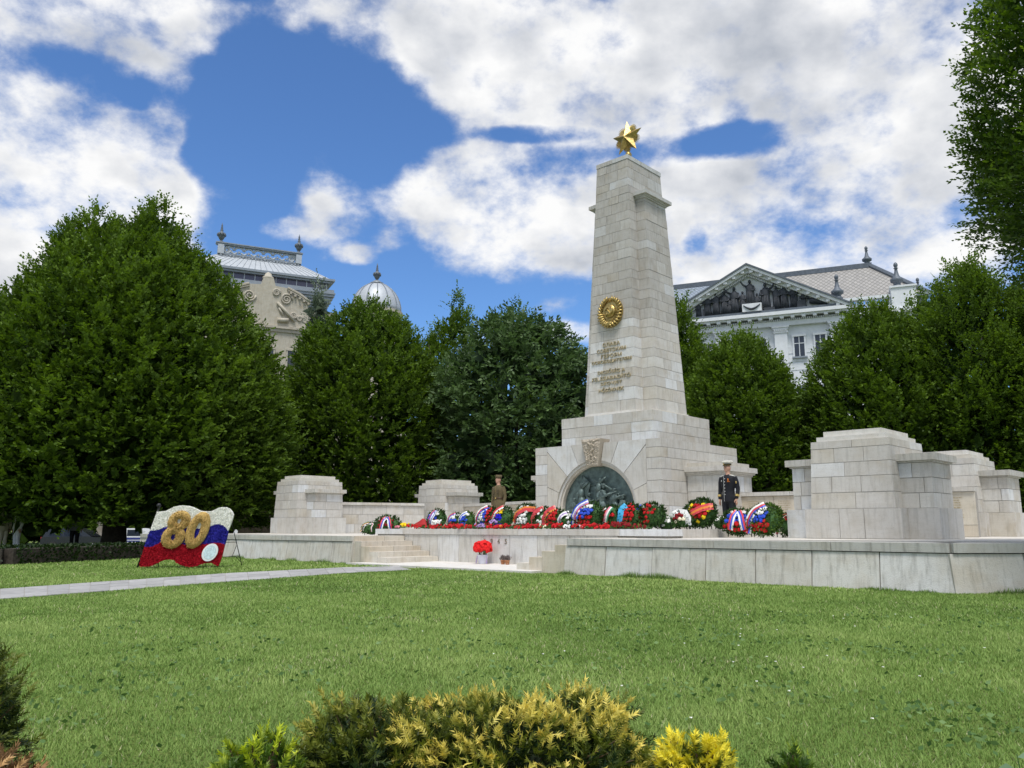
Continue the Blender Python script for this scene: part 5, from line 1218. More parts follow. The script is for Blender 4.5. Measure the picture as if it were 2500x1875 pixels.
# stone building with grey pavilion roof and dome
lb_ = thing('pavilion_building', 'stone building with grey zinc pavilion roof and lace balustrade behind the left trees', 'building', (-22.64, 75.0, 0), R(25.4))
obj('wall', MB().box(-9, 6, 0, 14, -1, 21.6), 'building_stone', lb_)
obj('wall', MB().box(-4.9, 3.3, -1.2, .1, -1, 18.9), 'building_stone', lb_, label='projecting centre bay below the gable')
for k in range(3):
    for q in range(4): window(lb_, -3.9 + k * 2.6, -2.6 + k * 2.6, 2 + q * 4.2, 4.6 + q * 4.2, 'building_stone', -1.21)
for x in (-8.2, -6.6, 3.9): 
    for q in range(4): window(lb_, x, x + 1.0, 2 + q * 4.2, 4.6 + q * 4.2, 'building_stone', -.01)
gp = [(-4.6, 19.4), (-4.5, 21.95), (-2.6, 22.9), (-2.5, 23.2), (-1.4, 23.3), (-1.2, 24.0), (-.3, 24.0), (-.1, 23.3), (1.0, 23.2), (1.1, 22.9), (3.0, 21.95), (3.1, 19.4)]
ga = obj('gable', MB().slab(gp, -1.2, -.2), 'building_stone', lb_)
obj('gable_ornament', MB().lathe([(.5, 0), (.5, .25), (.35, .3), (.3, .55), (.12, .7), (.0, .75)], (-.75, -.7, 23.95), 12), 'building_stone', ga, True)
mb = MB()
for a, b in (((1.0, 23.22), (3.15, 22.1)), ((-2.5, 23.22), (-4.65, 22.1))):
    for q, r_ in ((0, .13), (-.2, .08)): mb.tube([(a[0], -1.3, a[1] + q), ((a[0] + b[0]) / 2, -1.3, (a[1] + b[1]) / 2 + .12 + q), (b[0], -1.3, b[1] + q)], r_, 6)
for k in range(5): mb.box(1.2 + k * .42, 1.38 + k * .42, -1.5, -1.2, 22.62 - k * .21, 22.8 - k * .21)
obj('gable_cornice', mb, 'building_stone', ga, kind='stuff')
def scroll(cx, cz, r0, sgn=1, turns=2.2, y=-1.25):
    pts = []; rr = []
    for k in range(30):
        f = k / 29; a = sgn * f * turns * 2 * math.pi; r_ = r0 * (1 - .85 * f); pts.append((cx + r_ * math.cos(a), y, cz + r_ * math.sin(a))); rr.append(.11 * (1 - .5 * f))
    return MB().tube(pts, rr, 6)
for a in ((.95, 22.1, .55, 1), (-2.4, 22.1, .55, -1), (1.7, 20.65, .32, -1), (2.25, 20.35, .25, 1), (.0, 22.65, .35, 1)): obj('scroll', scroll(*a), 'building_stone', ga, True)
mb = MB(); mb.tube([(.1, -1.35, 21.7), (.9, -1.4, 20.9), (1.8, -1.35, 20.0)], [.12, .16, .1], 7); mb.tube([(.2, -1.3, 20.0), (1.2, -1.4, 20.05)], .22, 8); mb.tube([(.3, -1.3, 21.2), (.7, -1.35, 20.5)], .09, 6)
obj('trophy_carving', mb, 'building_stone', ga, True)
obj('string_course', MB().box(-5, 3.4, -1.5, -.2, 19.2, 19.4).box(-5, 3.3, -1.35, -.2, 18.9, 19.2), 'building_stone', lb_)
cn = MB()
for i, (d, z0, z1) in enumerate(((0, 21.6, 22.0), (.2, 22.0, 22.2), (.35, 22.2, 22.45), (.55, 22.45, 22.75), (.75, 22.75, 23.0), (.95, 23.0, 23.25), (1.05, 23.25, 23.4), (.9, 23.4, 23.72))): cn.box(-8.0 - d * .6, 5.0 + d * .6, .2 - d, 9 + d, z0, z1)
obj('zinc_cornice', cn, 'zinc', lb_)
wb2 = obj('window_band', MB().box(-7.8, 5.1, .1, 8.6, 23.72, 24.5), 'band_glass', lb_)
for k in range(14): obj('mullion', MB().box(-7.7 + k * .97, -7.63 + k * .97, .05, .12, 23.72, 24.5), 'zinc_light', wb2)
mb = MB(); mb.box(-8.1, 5.45, -.25, 9, 24.5, 24.68).box(-8.3, 5.65, -.45, 9.2, 24.68, 24.9); obj('eave', mb, 'zinc', lb_)
ro = thing('roof', None, None, (0, 0, 0), 0, parent=lb_)
yb = 1.6
obj('roof_slope', MB().add([(-8.0, -.2, 24.9), (5.3, -.2, 24.9), (2.5, yb, 26.6), (-5.1, yb, 26.6)], [(0, 1, 2, 3)]), 'zinc_light', ro); obj('roof_slope', MB().add([(5.3, -.2, 24.9), (5.3, 9, 24.9), (2.5, 7, 26.6), (2.5, yb, 26.6)], [(0, 1, 2, 3)]), 'zinc_light', ro)
for k in range(23):
    f = (k + .5) / 23; obj('seam', MB().tube([(-8.0 + 13.3 * f, -.2, 24.91), (-5.1 + 7.6 * f, yb, 26.61)], .022, 4), 'zinc', ro)
bal = thing('balustrade', None, None, (0, 0, 0), 0, parent=lb_)
obj('rail', MB().box(-5.4, 2.75, yb - .35, yb + .35, 27.62, 27.72).box(-5.35, 2.7, yb - .25, yb + .25, 27.5, 27.62).box(-5.2, 2.6, yb - .15, yb + .15, 26.55, 26.72), 'zinc', bal)
for x in (-5.2, 2.1): obj('corner_post', MB().box(x, x + .55, yb - .3, yb + .3, 26.6, 27.5), 'zinc_light', bal)
for k in range(7):
    cx0 = -4.15 + k * .9
    m_ = MB(); m_.tube([(cx0 + .42 * math.cos(a), yb, 27.1 + .33 * math.sin(a)) for a in [math.pi * (.0 + q / 10) for q in range(11)]], .105, 6); m_.tube([(cx0 + .45 + .22 * math.cos(a), yb, 26.95 + .18 * math.sin(a)) for a in [math.pi * (1 + q / 8) for q in range(9)]], .105, 6); m_.ell((cx0, yb, 26.95), (.12, .1, .16), 6, 5)
    obj('scroll', m_, 'zinc_light', bal, True)
for a in ((-4.35, 27.1, .36, -1), (1.75, 27.1, .36, 1)): obj('scroll', scroll(*a, y=yb), 'zinc_light', bal, True)
mb = MB()
for k in range(26): mb.ell((-4.9 + k * .29, yb - .25, 26.45 - .1 * abs(math.sin(k * .9))), (.16, .1, .10), 6, 5)
obj('lace_trim', mb, 'zinc', bal, True)
urn(lb_, -4.93, yb, 27.72, 2.05, 'finial_grey'); urn(lb_, 2.37, yb, 27.72, 2.05, 'finial_grey')
dm = thing('dome', None, None, (10.8, 3.0, 0), 0, parent=lb_)
obj('dome_shell', MB().lathe([(2.6 * math.cos(a), 22.9 + 3.2 * math.sin(a)) for a in [math.pi / 2 * k / 10 for k in range(10)]] + [(.55, 26.12)], n=28), 'zinc_light', dm, True); obj('drum', MB().lathe([(2.65, -1), (2.65, 22.5), (2.8, 22.6), (2.8, 22.9)], n=28), 'building_stone', dm)
for k in range(14):
    a0 = 2 * math.pi * k / 14; obj('dome_rib', MB().tube([(2.63 * math.cos(a) * math.cos(a0), 2.63 * math.cos(a) * math.sin(a0), 22.9 + 3.23 * math.sin(a)) for a in [math.pi / 2 * q / 8 * .94 for q in range(9)]], .05, 5), 'zinc', dm)
obj('collar', MB().lathe([(.7, 26.05), (.72, 26.15), (.5, 26.2), (.35, 26.4)], n=18), 'zinc', dm, True); urn(dm, 0, 0, 26.3, 2.1, 'finial_grey')
obj('wall', MB().box(6, 14, 2, 14, -1, 19), 'building_stone', lb_)
# plain terraced houses closing the far side of the square, seen only in gaps between trees
for x, y, w, h, rz, lab in ((4, 96, 40, 9, 0, 'low pale house seen in the gaps left of the obelisk'),):
    hb = thing('town_house', lab, 'building', (x, y, 0), R(rz)); obj('wall', MB().box(-w / 2, w / 2, 0, 12, -1, h), 'building_stone', hb); obj('roof', MB().slab([(-w / 2 - .4, h), (w / 2 + .4, h), (w / 2 - 2, h + 2.5), (-w / 2 + 2, h + 2.5)], -.4, 12), 'slate_dark', hb)
    for k in range(int(w / 3)):
        for q in range(int(h / 4)): window(hb, -w / 2 + 1 + k * 3, -w / 2 + 2.1 + k * 3, 1.5 + q * 4, 3.5 + q * 4, 'zinc_light')

# ------------------------------------------------------------ trees
leafmat('hornbeam_leaf', (.018, .045, .006), (.17, .27, .032), transl=.3, spec=.15)
leafmat('near_leaf', (.022, .06, .008), (.20, .31, .035), transl=.35)
leafmat('ash_leaf', (.018, .045, .014), (.15, .24, .075), transl=.25, spec=.35)
leafmat('grey_leaf', (.08, .11, .07), (.26, .31, .22), transl=.3)
leafmat('hedge_leaf', (.006, .016, .004), (.035, .07, .014), transl=.2)
def crown(rng, c, R_, z0, z1, shoots, leaves, ll, lw, sl=.6, lobes=70, prof=(2.0, .62), ascend=.75, back=.35, fill=.3, lobe_r=.20, depthmix=.35, topspike=1.0, belly=.33, face=True, tintb=(.15, .75), inner=None, clump=False, flame=3.4, isc=3.6):
    """foliage of an ascending-branched crown: lobes of upswept sprays spread through an egg-shaped volume"""
    H = z1 - z0
    def rad(h):                                      # radius at relative height
        hb = belly; f = np.where(h < hb, 1 - ((hb - h) / hb) ** 2 * .22, np.clip(1 - ((h - hb) / (1 - hb)) ** prof[0], 0, 1) ** prof[1]); return R_ * f
    def onsurf(n):
        out = []
        while sum(map(len, out)) < n:
            h = rng.random(n * 3); th = rng.uniform(0, 2 * np.pi, n * 3)
            keep = rng.random(n * 3) < (rad(h) / R_ + .12)
            if face: keep &= (np.sin(th) < .25) | (rng.random(n * 3) < back)
            out.append(np.stack([th[keep], h[keep]], 1))
        return np.concatenate(out)[:n]
    lc = onsurf(lobes); lt = rng.random(lobes); lsz = rng.uniform(.6, 1.3, lobes) * lobe_r * R_; lpr = rng.normal(0, .06, lobes)
    k = int(shoots * (1 - fill)); idx = rng.integers(0, lobes, k)
    th = lc[idx, 0]; h = lc[idx, 1]; r = rad(h) * (.92 + lpr[idx])
    if clump:
        P1 = np.stack([r * np.cos(th), r * np.sin(th), z0 + h * H], 1) + rng.normal(size=(k, 3)) * lsz[idx, None] * np.array([1, 1, .8]); qf = rng.random(k)
    else:                                            # upswept pointed tufts
        qf = rng.random(k) ** 1.25; Lh = lsz[idx] * flame * (.8 + .5 * lt[idx]); wr = lsz[idx] * np.sqrt(np.clip(1 - qf, .02, 1)) * (.45 + .55 * np.minimum(1, qf * 5)) * 1.15
        al = rng.uniform(0, 2 * np.pi, k); dd = np.sqrt(rng.uniform(.35, 1, k)); ro = .45 * lsz[idx] * (.4 - qf)
        P1 = np.stack([(r + ro) * np.cos(th) + wr * dd * np.cos(al), (r + ro) * np.sin(th) + wr * dd * np.sin(al), z0 + h * H + (qf - .4) * Lh], 1)
    rr = np.hypot(P1[:, 0], P1[:, 1]); hh = np.clip((P1[:, 2] - z0) / H, 0, 1); lim = rad(np.minimum(hh, .985)) * 1.10 + .10
    sc = np.minimum(1, lim / (rr + 1e-9)); P1[:, 0] *= sc; P1[:, 1] *= sc; P1[:, 2] = np.clip(P1[:, 2], z0 - .1, z1 + .3)
    t1 = .28 * lt[idx] + .42 * qf + .3 * rng.random(k)
    k2 = shoots - k; s2 = onsurf(k2); r2 = rad(s2[:, 1]) * (1 - depthmix * rng.random(k2) ** 1.5)
    P2 = np.stack([r2 * np.cos(s2[:, 0]), r2 * np.sin(s2[:, 0]), z0 + s2[:, 1] * H], 1); t2 = rng.random(k2) * .6
    P = np.concatenate([P1, P2]); T = np.concatenate([t1, t2]); n = len(P)
    rad2 = P[:, :2] / (np.hypot(P[:, 0], P[:, 1])[:, None] + 1e-6); hh = np.clip((P[:, 2] - z0) / H, 0, 1)
    asc = ascend * (.35 + .9 * hh)
    Dr = np.concatenate([rad2, np.zeros((n, 1))], 1) * (1.05 - .75 * hh[:, None]) + np.array([0, 0, 1.0]) * asc[:, None] + rng.normal(size=(n, 3)) * .33
    Dr /= np.linalg.norm(Dr, axis=1, keepdims=True)
    SL = sl * rng.uniform(.6, 1.3, n) * (1 + .35 * topspike * hh ** 4)
    # two-ranked leaves along every spray
    q = (np.arange(leaves) + .6) / leaves; side = np.where(np.arange(leaves) % 2, 1.0, -1.0)
    up = np.array([0, 0, 1.0]) + rng.normal(size=(n, 3)) * .35
    Sd = np.cross(Dr, up); Sd /= np.linalg.norm(Sd, axis=1, keepdims=True) + 1e-9
    Nn = np.cross(Sd, Dr)
    base = P[:, None, :] + Dr[:, None, :] * (SL[:, None] * q[None, :])[:, :, None] - np.array([0, 0, 1.0]) * (.10 * SL[:, None] * q[None, :] ** 2)[:, :, None]
    ld = Dr[:, None, :] * .75 + Sd[:, None, :] * (side * (1 - .55 * q))[None, :, None] * .85 + rng.normal(size=(n, leaves, 3)) * .28
    ld /= np.linalg.norm(ld, axis=2, keepdims=True)
    wv = np.cross(ld, Nn[:, None, :] + rng.normal(size=(n, leaves, 3)) * .45); wv /= np.linalg.norm(wv, axis=2, keepdims=True) + 1e-9
    LL = ll * rng.uniform(.7, 1.25, (n, leaves, 1)) * (1.1 - .35 * q[None, :, None]); WW = lw * rng.uniform(.8, 1.2, (n, leaves, 1))
    mid = base + ld * LL * .45; V = np.stack([base, mid - wv * WW * .5, base + ld * LL, mid + wv * WW * .5], 2).reshape(-1, 3)
    F = np.arange(len(V), dtype=np.int32).reshape(-1, 4)
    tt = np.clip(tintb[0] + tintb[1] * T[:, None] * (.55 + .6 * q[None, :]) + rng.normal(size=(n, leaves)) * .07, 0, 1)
    # inner foliage that closes the crown, tinted dark to paint in its shade
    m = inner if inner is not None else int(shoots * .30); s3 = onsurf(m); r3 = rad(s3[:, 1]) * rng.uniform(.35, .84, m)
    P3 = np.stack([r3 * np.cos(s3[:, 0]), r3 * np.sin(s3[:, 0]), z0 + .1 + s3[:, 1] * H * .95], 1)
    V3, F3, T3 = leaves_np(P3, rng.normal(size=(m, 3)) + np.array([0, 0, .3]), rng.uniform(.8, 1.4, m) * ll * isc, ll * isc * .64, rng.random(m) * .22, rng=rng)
    return np.concatenate([V, V3]) + np.array(c), np.concatenate([F, F3 + len(V)]), np.concatenate([np.repeat(tt.ravel(), 4), T3])
def trunk(R_, z1, r0, limbs, rng, forks=True, z_fork=1.2):
    mb = MB(); mb.tube([(0, 0, -.9), (.03, 0, z_fork * .5), (0, .02, z_fork), (.03, 0, z1 * .45), (0, 0, z1 * .88)], [r0 * 1.35, r0, r0 * .95, r0 * .55, .03], 10)
    for k in range(limbs):
        a = rng.uniform(0, 2 * np.pi); h0 = z_fork * rng.uniform(.7, 1.3) if k < limbs // 2 else z1 * rng.uniform(.2, .6); e = R_ * rng.uniform(.45, .8); z2 = h0 + (z1 - h0) * rng.uniform(.25, .6)
        mb.tube([(0, 0, h0), (.35 * e * math.cos(a), .35 * e * math.sin(a), h0 + .3 * (z2 - h0)), (.8 * e * math.cos(a), .8 * e * math.sin(a), h0 + .65 * (z2 - h0)), (e * math.cos(a), e * math.sin(a), z2)], [r0 * .42, r0 * .34, r0 * .2, .02], 7)
    return mb
def tree(name, label, x, y, R_, z0, z1, shoots, leaves, ll, lw, mat, seed, r0=.2, limbs=9, group='trees round the square', **kw):
    rng = np.random.default_rng(seed); t = thing(name, label, 'tree', (x, y, 0), 0, group)
    obj('trunk', trunk(R_, z1, r0, limbs, rng), 'bark', t, True)
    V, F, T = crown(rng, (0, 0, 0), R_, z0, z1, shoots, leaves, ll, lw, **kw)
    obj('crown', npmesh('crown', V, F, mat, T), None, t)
    return t
HB = 'hornbeam_leaf'
# big tree at left, twin leaders
t = thing('hornbeam_tree', 'huge dense hornbeam filling the left side above the flower flag', 'tree', (-17.3, 36.0, 0), 0, 'trees round the square')
rg = np.random.default_rng(21); obj('trunk', trunk(6.8, 14.0, .50, 16, rg, z_fork=1.2), 'bark', t, True)
Vs = [crown(rg, (0.1, 0, 0), 7.2, 1.1, 13.8, 15500, 11, .19, .10, sl=.58, lobes=300, prof=(2.0, .62), lobe_r=.088, belly=.14, inner=6500, fill=.42, depthmix=.2),
      crown(rg, (-1.4, -.7, 0), 2.2, 10.4, 14.5, 900, 11, .165, .088, sl=.6, lobes=22, prof=(1.8, .6), lobe_r=.2, belly=.1),
      crown(rg, (1.2, -.5, 0), 2.2, 10.4, 14.8, 1000, 11, .165, .088, sl=.6, lobes=22, prof=(1.8, .6), lobe_r=.2, belly=.1)]
o_ = 0; FF = []
for v, f, tt in Vs: FF.append(f + o_); o_ += len(v)
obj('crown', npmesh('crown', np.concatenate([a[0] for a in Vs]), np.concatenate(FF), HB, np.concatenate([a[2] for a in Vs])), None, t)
tree('hornbeam_tree', 'rounded hornbeam below the grey dome left of centre', -8.25, 44, 4.45, .6, 12.7, 8200, 10, .195, .104, HB, 22, lobes=170, lobe_r=.11, sl=.58, prof=(2.6, .6), belly=.3, fill=.42, depthmix=.2)
tree('hornbeam_tree', 'narrow hornbeam top peeping up between the domed tree and the ash', -3.7, 51, 2.8, 0, 15.3, 3000, 9, .20, .108, HB, 23, lobes=60, sl=.7, prof=(1.5, .8))
tree('hornbeam_tree', 'narrow hornbeam behind the ash tree just left of the obelisk', .25, 51, 2.7, 0, 15.0, 2800, 9, .20, .108, HB, 24, lobes=60, sl=.7, prof=(1.5, .8))
tree('ash_tree', 'looser broad-leaved tree with sky gaps left of the obelisk', .2, 43, 4.0, 1.3, 12.0, 3800, 9, .30, .125, 'ash_leaf', 25, lobes=75, lobe_r=.15, sl=.75, ascend=.15, fill=.22, depthmix=.6, belly=.45, prof=(2.6, .6), topspike=0, back=.2, inner=500, clump=True)
tree('hornbeam_tree', 'slender hornbeam hugging the left side of the obelisk', 3.2, 45, 1.7, .5, 11.4, 1900, 9, .18, .085, HB, 26, lobes=40, sl=.65, prof=(1.5, .8))
tree('hornbeam_tree', 'hornbeam rising beside the right edge of the obelisk shaft', 8.9, 42, 2.1, .8, 12.2, 3300, 9, .17, .09, HB, 27, lobes=70, sl=.7, prof=(1.6, .75))
tree('hornbeam_tree', 'broad hornbeam in front of the white palace windows', 10.2, 36, 2.55, .8, 9.0, 5600, 10, .155, .083, HB, 28, lobes=130, lobe_r=.14, sl=.5, prof=(2.4, .6), belly=.3, fill=.42, depthmix=.2)
tree('hornbeam_tree', 'low hornbeam filling the gap under the palace windows', 14.0, 42, 2.3, .8, 8.3, 3000, 9, .17, .09, HB, 29, lobes=60, sl=.65)
tree('hornbeam_tree', 'wide hornbeam above the nearest right pylon', 15.6, 34.5, 3.1, .8, 9.8, 7200, 10, .16, .085, HB, 30, lobes=170, lobe_r=.12, sl=.5, prof=(2.6, .6), belly=.3, fill=.42, depthmix=.2)
tree('hornbeam_tree', 'tall hornbeam second from the right edge', 18.8, 32.5, 2.7, .8, 11.1, 6000, 10, .145, .078, HB, 31, lobes=100, lobe_r=.15, sl=.62)
tree('hornbeam_tree', 'hornbeam top behind the two rightmost tall hornbeams', 21.2, 40, 2.4, .8, 12.6, 3600, 9, .17, .09, HB, 32, lobes=70, sl=.7)
tree('hornbeam_tree', 'tall hornbeam at the far right edge of the row', 20.9, 31, 2.5, .8, 10.6, 5200, 10, .145, .078, HB, 33, lobes=90, lobe_r=.15, sl=.6)
tree('hornbeam_tree', 'distant tree mass beyond the street at the left edge', -44, 74, 11, -.5, 17, 2600, 9, .5, .27, HB, 36, lobes=60, sl=1.5, r0=.4, inner=2500)
tree('hornbeam_tree', 'distant tree beyond the street behind the big hornbeam trunk', -27, 76, 8.5, -.5, 13, 2200, 9, .5, .27, HB, 37, lobes=60, sl=1.5, r0=.4, inner=2200)
tree('slender_tree', 'thin silvery tree before the stone gable', -13.5, 55, 1.1, 5, 17.6, 1100, 9, .24, .10, 'grey_leaf', 34, r0=.12, limbs=8, lobes=30, sl=.8, prof=(1.3, .9), fill=.5, depthmix=.9)
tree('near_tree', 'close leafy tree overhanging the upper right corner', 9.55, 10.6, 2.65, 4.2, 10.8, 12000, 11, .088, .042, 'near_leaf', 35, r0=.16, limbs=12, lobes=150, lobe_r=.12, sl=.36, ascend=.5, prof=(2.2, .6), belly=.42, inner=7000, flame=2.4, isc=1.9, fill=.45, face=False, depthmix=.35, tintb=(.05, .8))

# clipped hedges
def hedge(label, pts, h, w, n, seed):
    rng = np.random.default_rng(seed); pts = [Vector((*p, 0)) for p in pts]; base = thing('clipped_hedge', label, 'hedge', tuple(pts[0])); Vv = []; m = 0
    segs = [(pts[i], pts[i + 1]) for i in range(len(pts) - 1)]; tot = sum((b - a).length for a, b in segs); mbx = MB(); P = []; Dn = []
    for a, b in segs:
        t_ = (b - a).normalized(); nr = Vector((-t_.y, t_.x, 0)); k = int(n * (b - a).length / tot); A = a - pts[0]; B = b - pts[0]; hw = w / 2 * .85
        mbx.hexa([tuple(A - nr * hw), tuple(B - nr * hw), tuple(B + nr * hw), tuple(A + nr * hw)] + [tuple(v + Vector((0, 0, h * .92))) for v in (A - nr * hw, B - nr * hw, B + nr * hw, A + nr * hw)])
        f = rng.random(k); s_ = rng.uniform(-1, 1, k); z_ = rng.random(k) * h; top = rng.random(k) < .3
        s_ = np.where(top, s_, np.sign(s_)); z_ = np.where(top, h, z_)
        P.append(np.array(A)[None] + np.array(B - A)[None] * f[:, None] + np.array(nr)[None] * (s_ * w / 2)[:, None] + np.stack([np.zeros(k), np.zeros(k), z_], 1)); Dn.append(np.array(nr)[None] * s_[:, None] + np.array([0, 0, .6]) + rng.normal(size=(k, 3)) * .5)
    P = np.concatenate(P); Dn = np.concatenate(Dn); V, F, T = leaves_np(P, Dn, .10, .06, rng.random(len(P)), rng=rng)
    obj('hedge_core', mbx, 'bark', base); obj('foliage', npmesh('hedge', V, F, 'hedge_leaf', T), None, base)
hedge('low dark clipped hedge under the big tree at left', [(-26, 14.5), (-12.9, 21.1), (-11.6, 25.0), (-10.5, 27.5)], .42, .8, 9000, 41)
hedge('tall dark hedge closing the back of the memorial', [(-15.5, 47.0), (-2, 50), (10, 48), (28, 45), (34, 38)], 2.0, 1.2, 14000, 42)

# ------------------------------------------------------------ golden yews in the foreground
leafmat('yew_needle', (.012, .034, .010), (.84, .70, .16), transl=.25, rough=.5, mid=(.5, (.17, .20, .025)))
leafmat('yew_gold', (.03, .05, .01), (.90, .78, .07), transl=.25, rough=.5, mid=(.3, (.14, .18, .02)))
leafmat('yew_lime', (.02, .05, .01), (.66, .74, .06), transl=.25, rough=.5, mid=(.35, (.10, .18, .02)))
leafmat('yew_brown', (.10, .045, .018), (.50, .30, .12), transl=.15, rough=.6)
def yew(label, x, y, rx, ry, h, n, seed, mat='yew_needle', gold=(.2, .9), side_brown=0, name='golden_yew', L_=.085, needles=22, nl=.026):
    rng = np.random.default_rng(seed); b = thing(name, label, 'shrub', (x, y, 0), 0, 'yew shrubs along the front of the lawn')
    th = rng.uniform(0, 2 * np.pi, n); ph = np.arccos(rng.uniform(-.1, 1, n)); rr = rng.uniform(.35, 1.0, n) ** .5
    nc = max(10, int(rx * ry * 420)); cth = rng.uniform(0, 2 * np.pi, nc); cph = np.arccos(rng.uniform(-.1, 1, nc)); cd = np.stack([np.sin(cph) * np.cos(cth), np.sin(cph) * np.sin(cth), np.cos(cph)], 1); ct_ = rng.random(nc); cl = rng.uniform(.84, 1.14, nc)
    out = np.stack([np.sin(ph) * np.cos(th), np.sin(ph) * np.sin(th), np.cos(ph)], 1); near = np.argmax(out @ cd.T + rng.normal(size=(n, 1)) * 0, 1); close = np.clip(1 - np.arccos(np.clip((out * cd[near]).sum(1), -1, 1)) * 2.2, 0, 1)
    lump = (cl[near] * (.86 + .16 * close))
    sq = lambda v, e: np.sign(v) * np.abs(v) ** e      # flat-topped mound
    P = np.stack([rx * rr * lump * sq(out[:, 0], .85), ry * rr * lump * sq(out[:, 1], .85), h * rr * lump * sq(out[:, 2], .62) + .02], 1); P[:, 2] = np.maximum(P[:, 2], .02)
    Dr = out * .75 + cd[near] * .35 + np.array([0, 0, .30]) + rng.normal(size=(n, 3)) * .5; Dr /= np.linalg.norm(Dr, axis=1, keepdims=True)
    SL = L_ * rng.uniform(.6, 1.3, n)
    g = np.clip((rr - .80) * 6, 0, 1) * np.clip(1.25 * ct_[near] - .30 + .55 * P[:, 2] / h + rng.normal(size=n) * .16, 0, 1)   # golden young shoots grow in clusters on the outside
    T = np.clip(gold[0] * .2 + g * gold[1], 0, 1)
    q = (np.arange(needles) + 1) / needles; side = np.where(np.arange(needles) % 2, 1.0, -1.0)
    up = rng.normal(size=(n, 3)); Sd = np.cross(Dr, up); Sd /= np.linalg.norm(Sd, axis=1, keepdims=True); Nn = np.cross(Sd, Dr)
    base = P[:, None] + Dr[:, None] * (SL[:, None] * q)[:, :, None]
    ld = Dr[:, None] * (.35 + .9 * q[None, :, None] ** 2) + Sd[:, None] * (side * (1 - .5 * q ** 2))[None, :, None] + Nn[:, None] * rng.normal(size=(n, needles, 1)) * .4
    ld /= np.linalg.norm(ld, axis=2, keepdims=True); wv = np.cross(ld, Nn[:, None] + rng.normal(size=(n, needles, 3)) * .3); wv /= np.linalg.norm(wv, axis=2, keepdims=True)
    LL = nl * rng.uniform(.75, 1.2, (n, needles, 1)); WW = nl * .17
    V = np.stack([base - wv * WW, base + ld * LL, base + wv * WW], 2).reshape(-1, 3); F = np.arange(len(V), dtype=np.int32).reshape(-1, 3)
    tt = np.repeat(np.clip(T[:, None] * (.65 + .45 * q[None]) + rng.normal(size=(n, needles)) * .05, 0, 1).ravel(), 3)
    obj('needles', npmesh('needles', V, F, mat, tt), None, b)
    tw = MB()
    for k in range(0, n, max(1, n // 160)):
        tw.tube([(0, 0, 0), tuple(P[k] * .5), tuple(P[k] + Dr[k] * SL[k] * .5)], [.008, .005, .002], 4)
    obj('twigs', tw, 'twig', b)
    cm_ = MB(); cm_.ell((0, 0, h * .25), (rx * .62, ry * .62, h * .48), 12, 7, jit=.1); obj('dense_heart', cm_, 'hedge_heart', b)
    return b
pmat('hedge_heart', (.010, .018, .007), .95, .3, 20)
yew('wide golden yew in the middle of the foreground', .02, 3.05, .50, .40, .275, 4200, 51, L_=.05, needles=14, nl=.021, gold=(.2, 1.3))
yew('olive bronze yew at the left of the foreground clump', -.46, 3.0, .30, .30, .28, 2000, 52, gold=(.2, .62), L_=.05, needles=14, nl=.021)
yew('small lime green yew left of the foreground clump', -.80, 2.75, .15, .15, .235, 420, 53, 'yew_lime', (.5, 1.0), L_=.05, nl=.021)
yew('small bright yellow yew right of the foreground clump', .60, 2.80, .115, .11, .225, 560, 54, 'yew_gold', (.8, 1.3), L_=.045, nl=.021)
yew('little lime yew seedling between the yellow yew and the right edge', 0.88, 2.72, .06, .06, .225, 170, 55, 'yew_lime', (.3, .8), L_=.045, nl=.02)
yew('golden yew cut by the lower right corner', 1.86, 2.80, .17, .15, .25, 380, 56, 'yew_gold', (.5, 1.1), L_=.05, nl=.021)
yew('dark yew at the lower left edge', -2.02, 2.95, .34, .32, .47, 2000, 57, gold=(.1, .42), L_=.055, needles=14, nl=.021)
yew('dry brown yew sprays at the lower left corner', -1.58, 2.60, .17, .14, .215, 260, 58, 'yew_brown', (.6, 1.1), L_=.06, nl=.021)

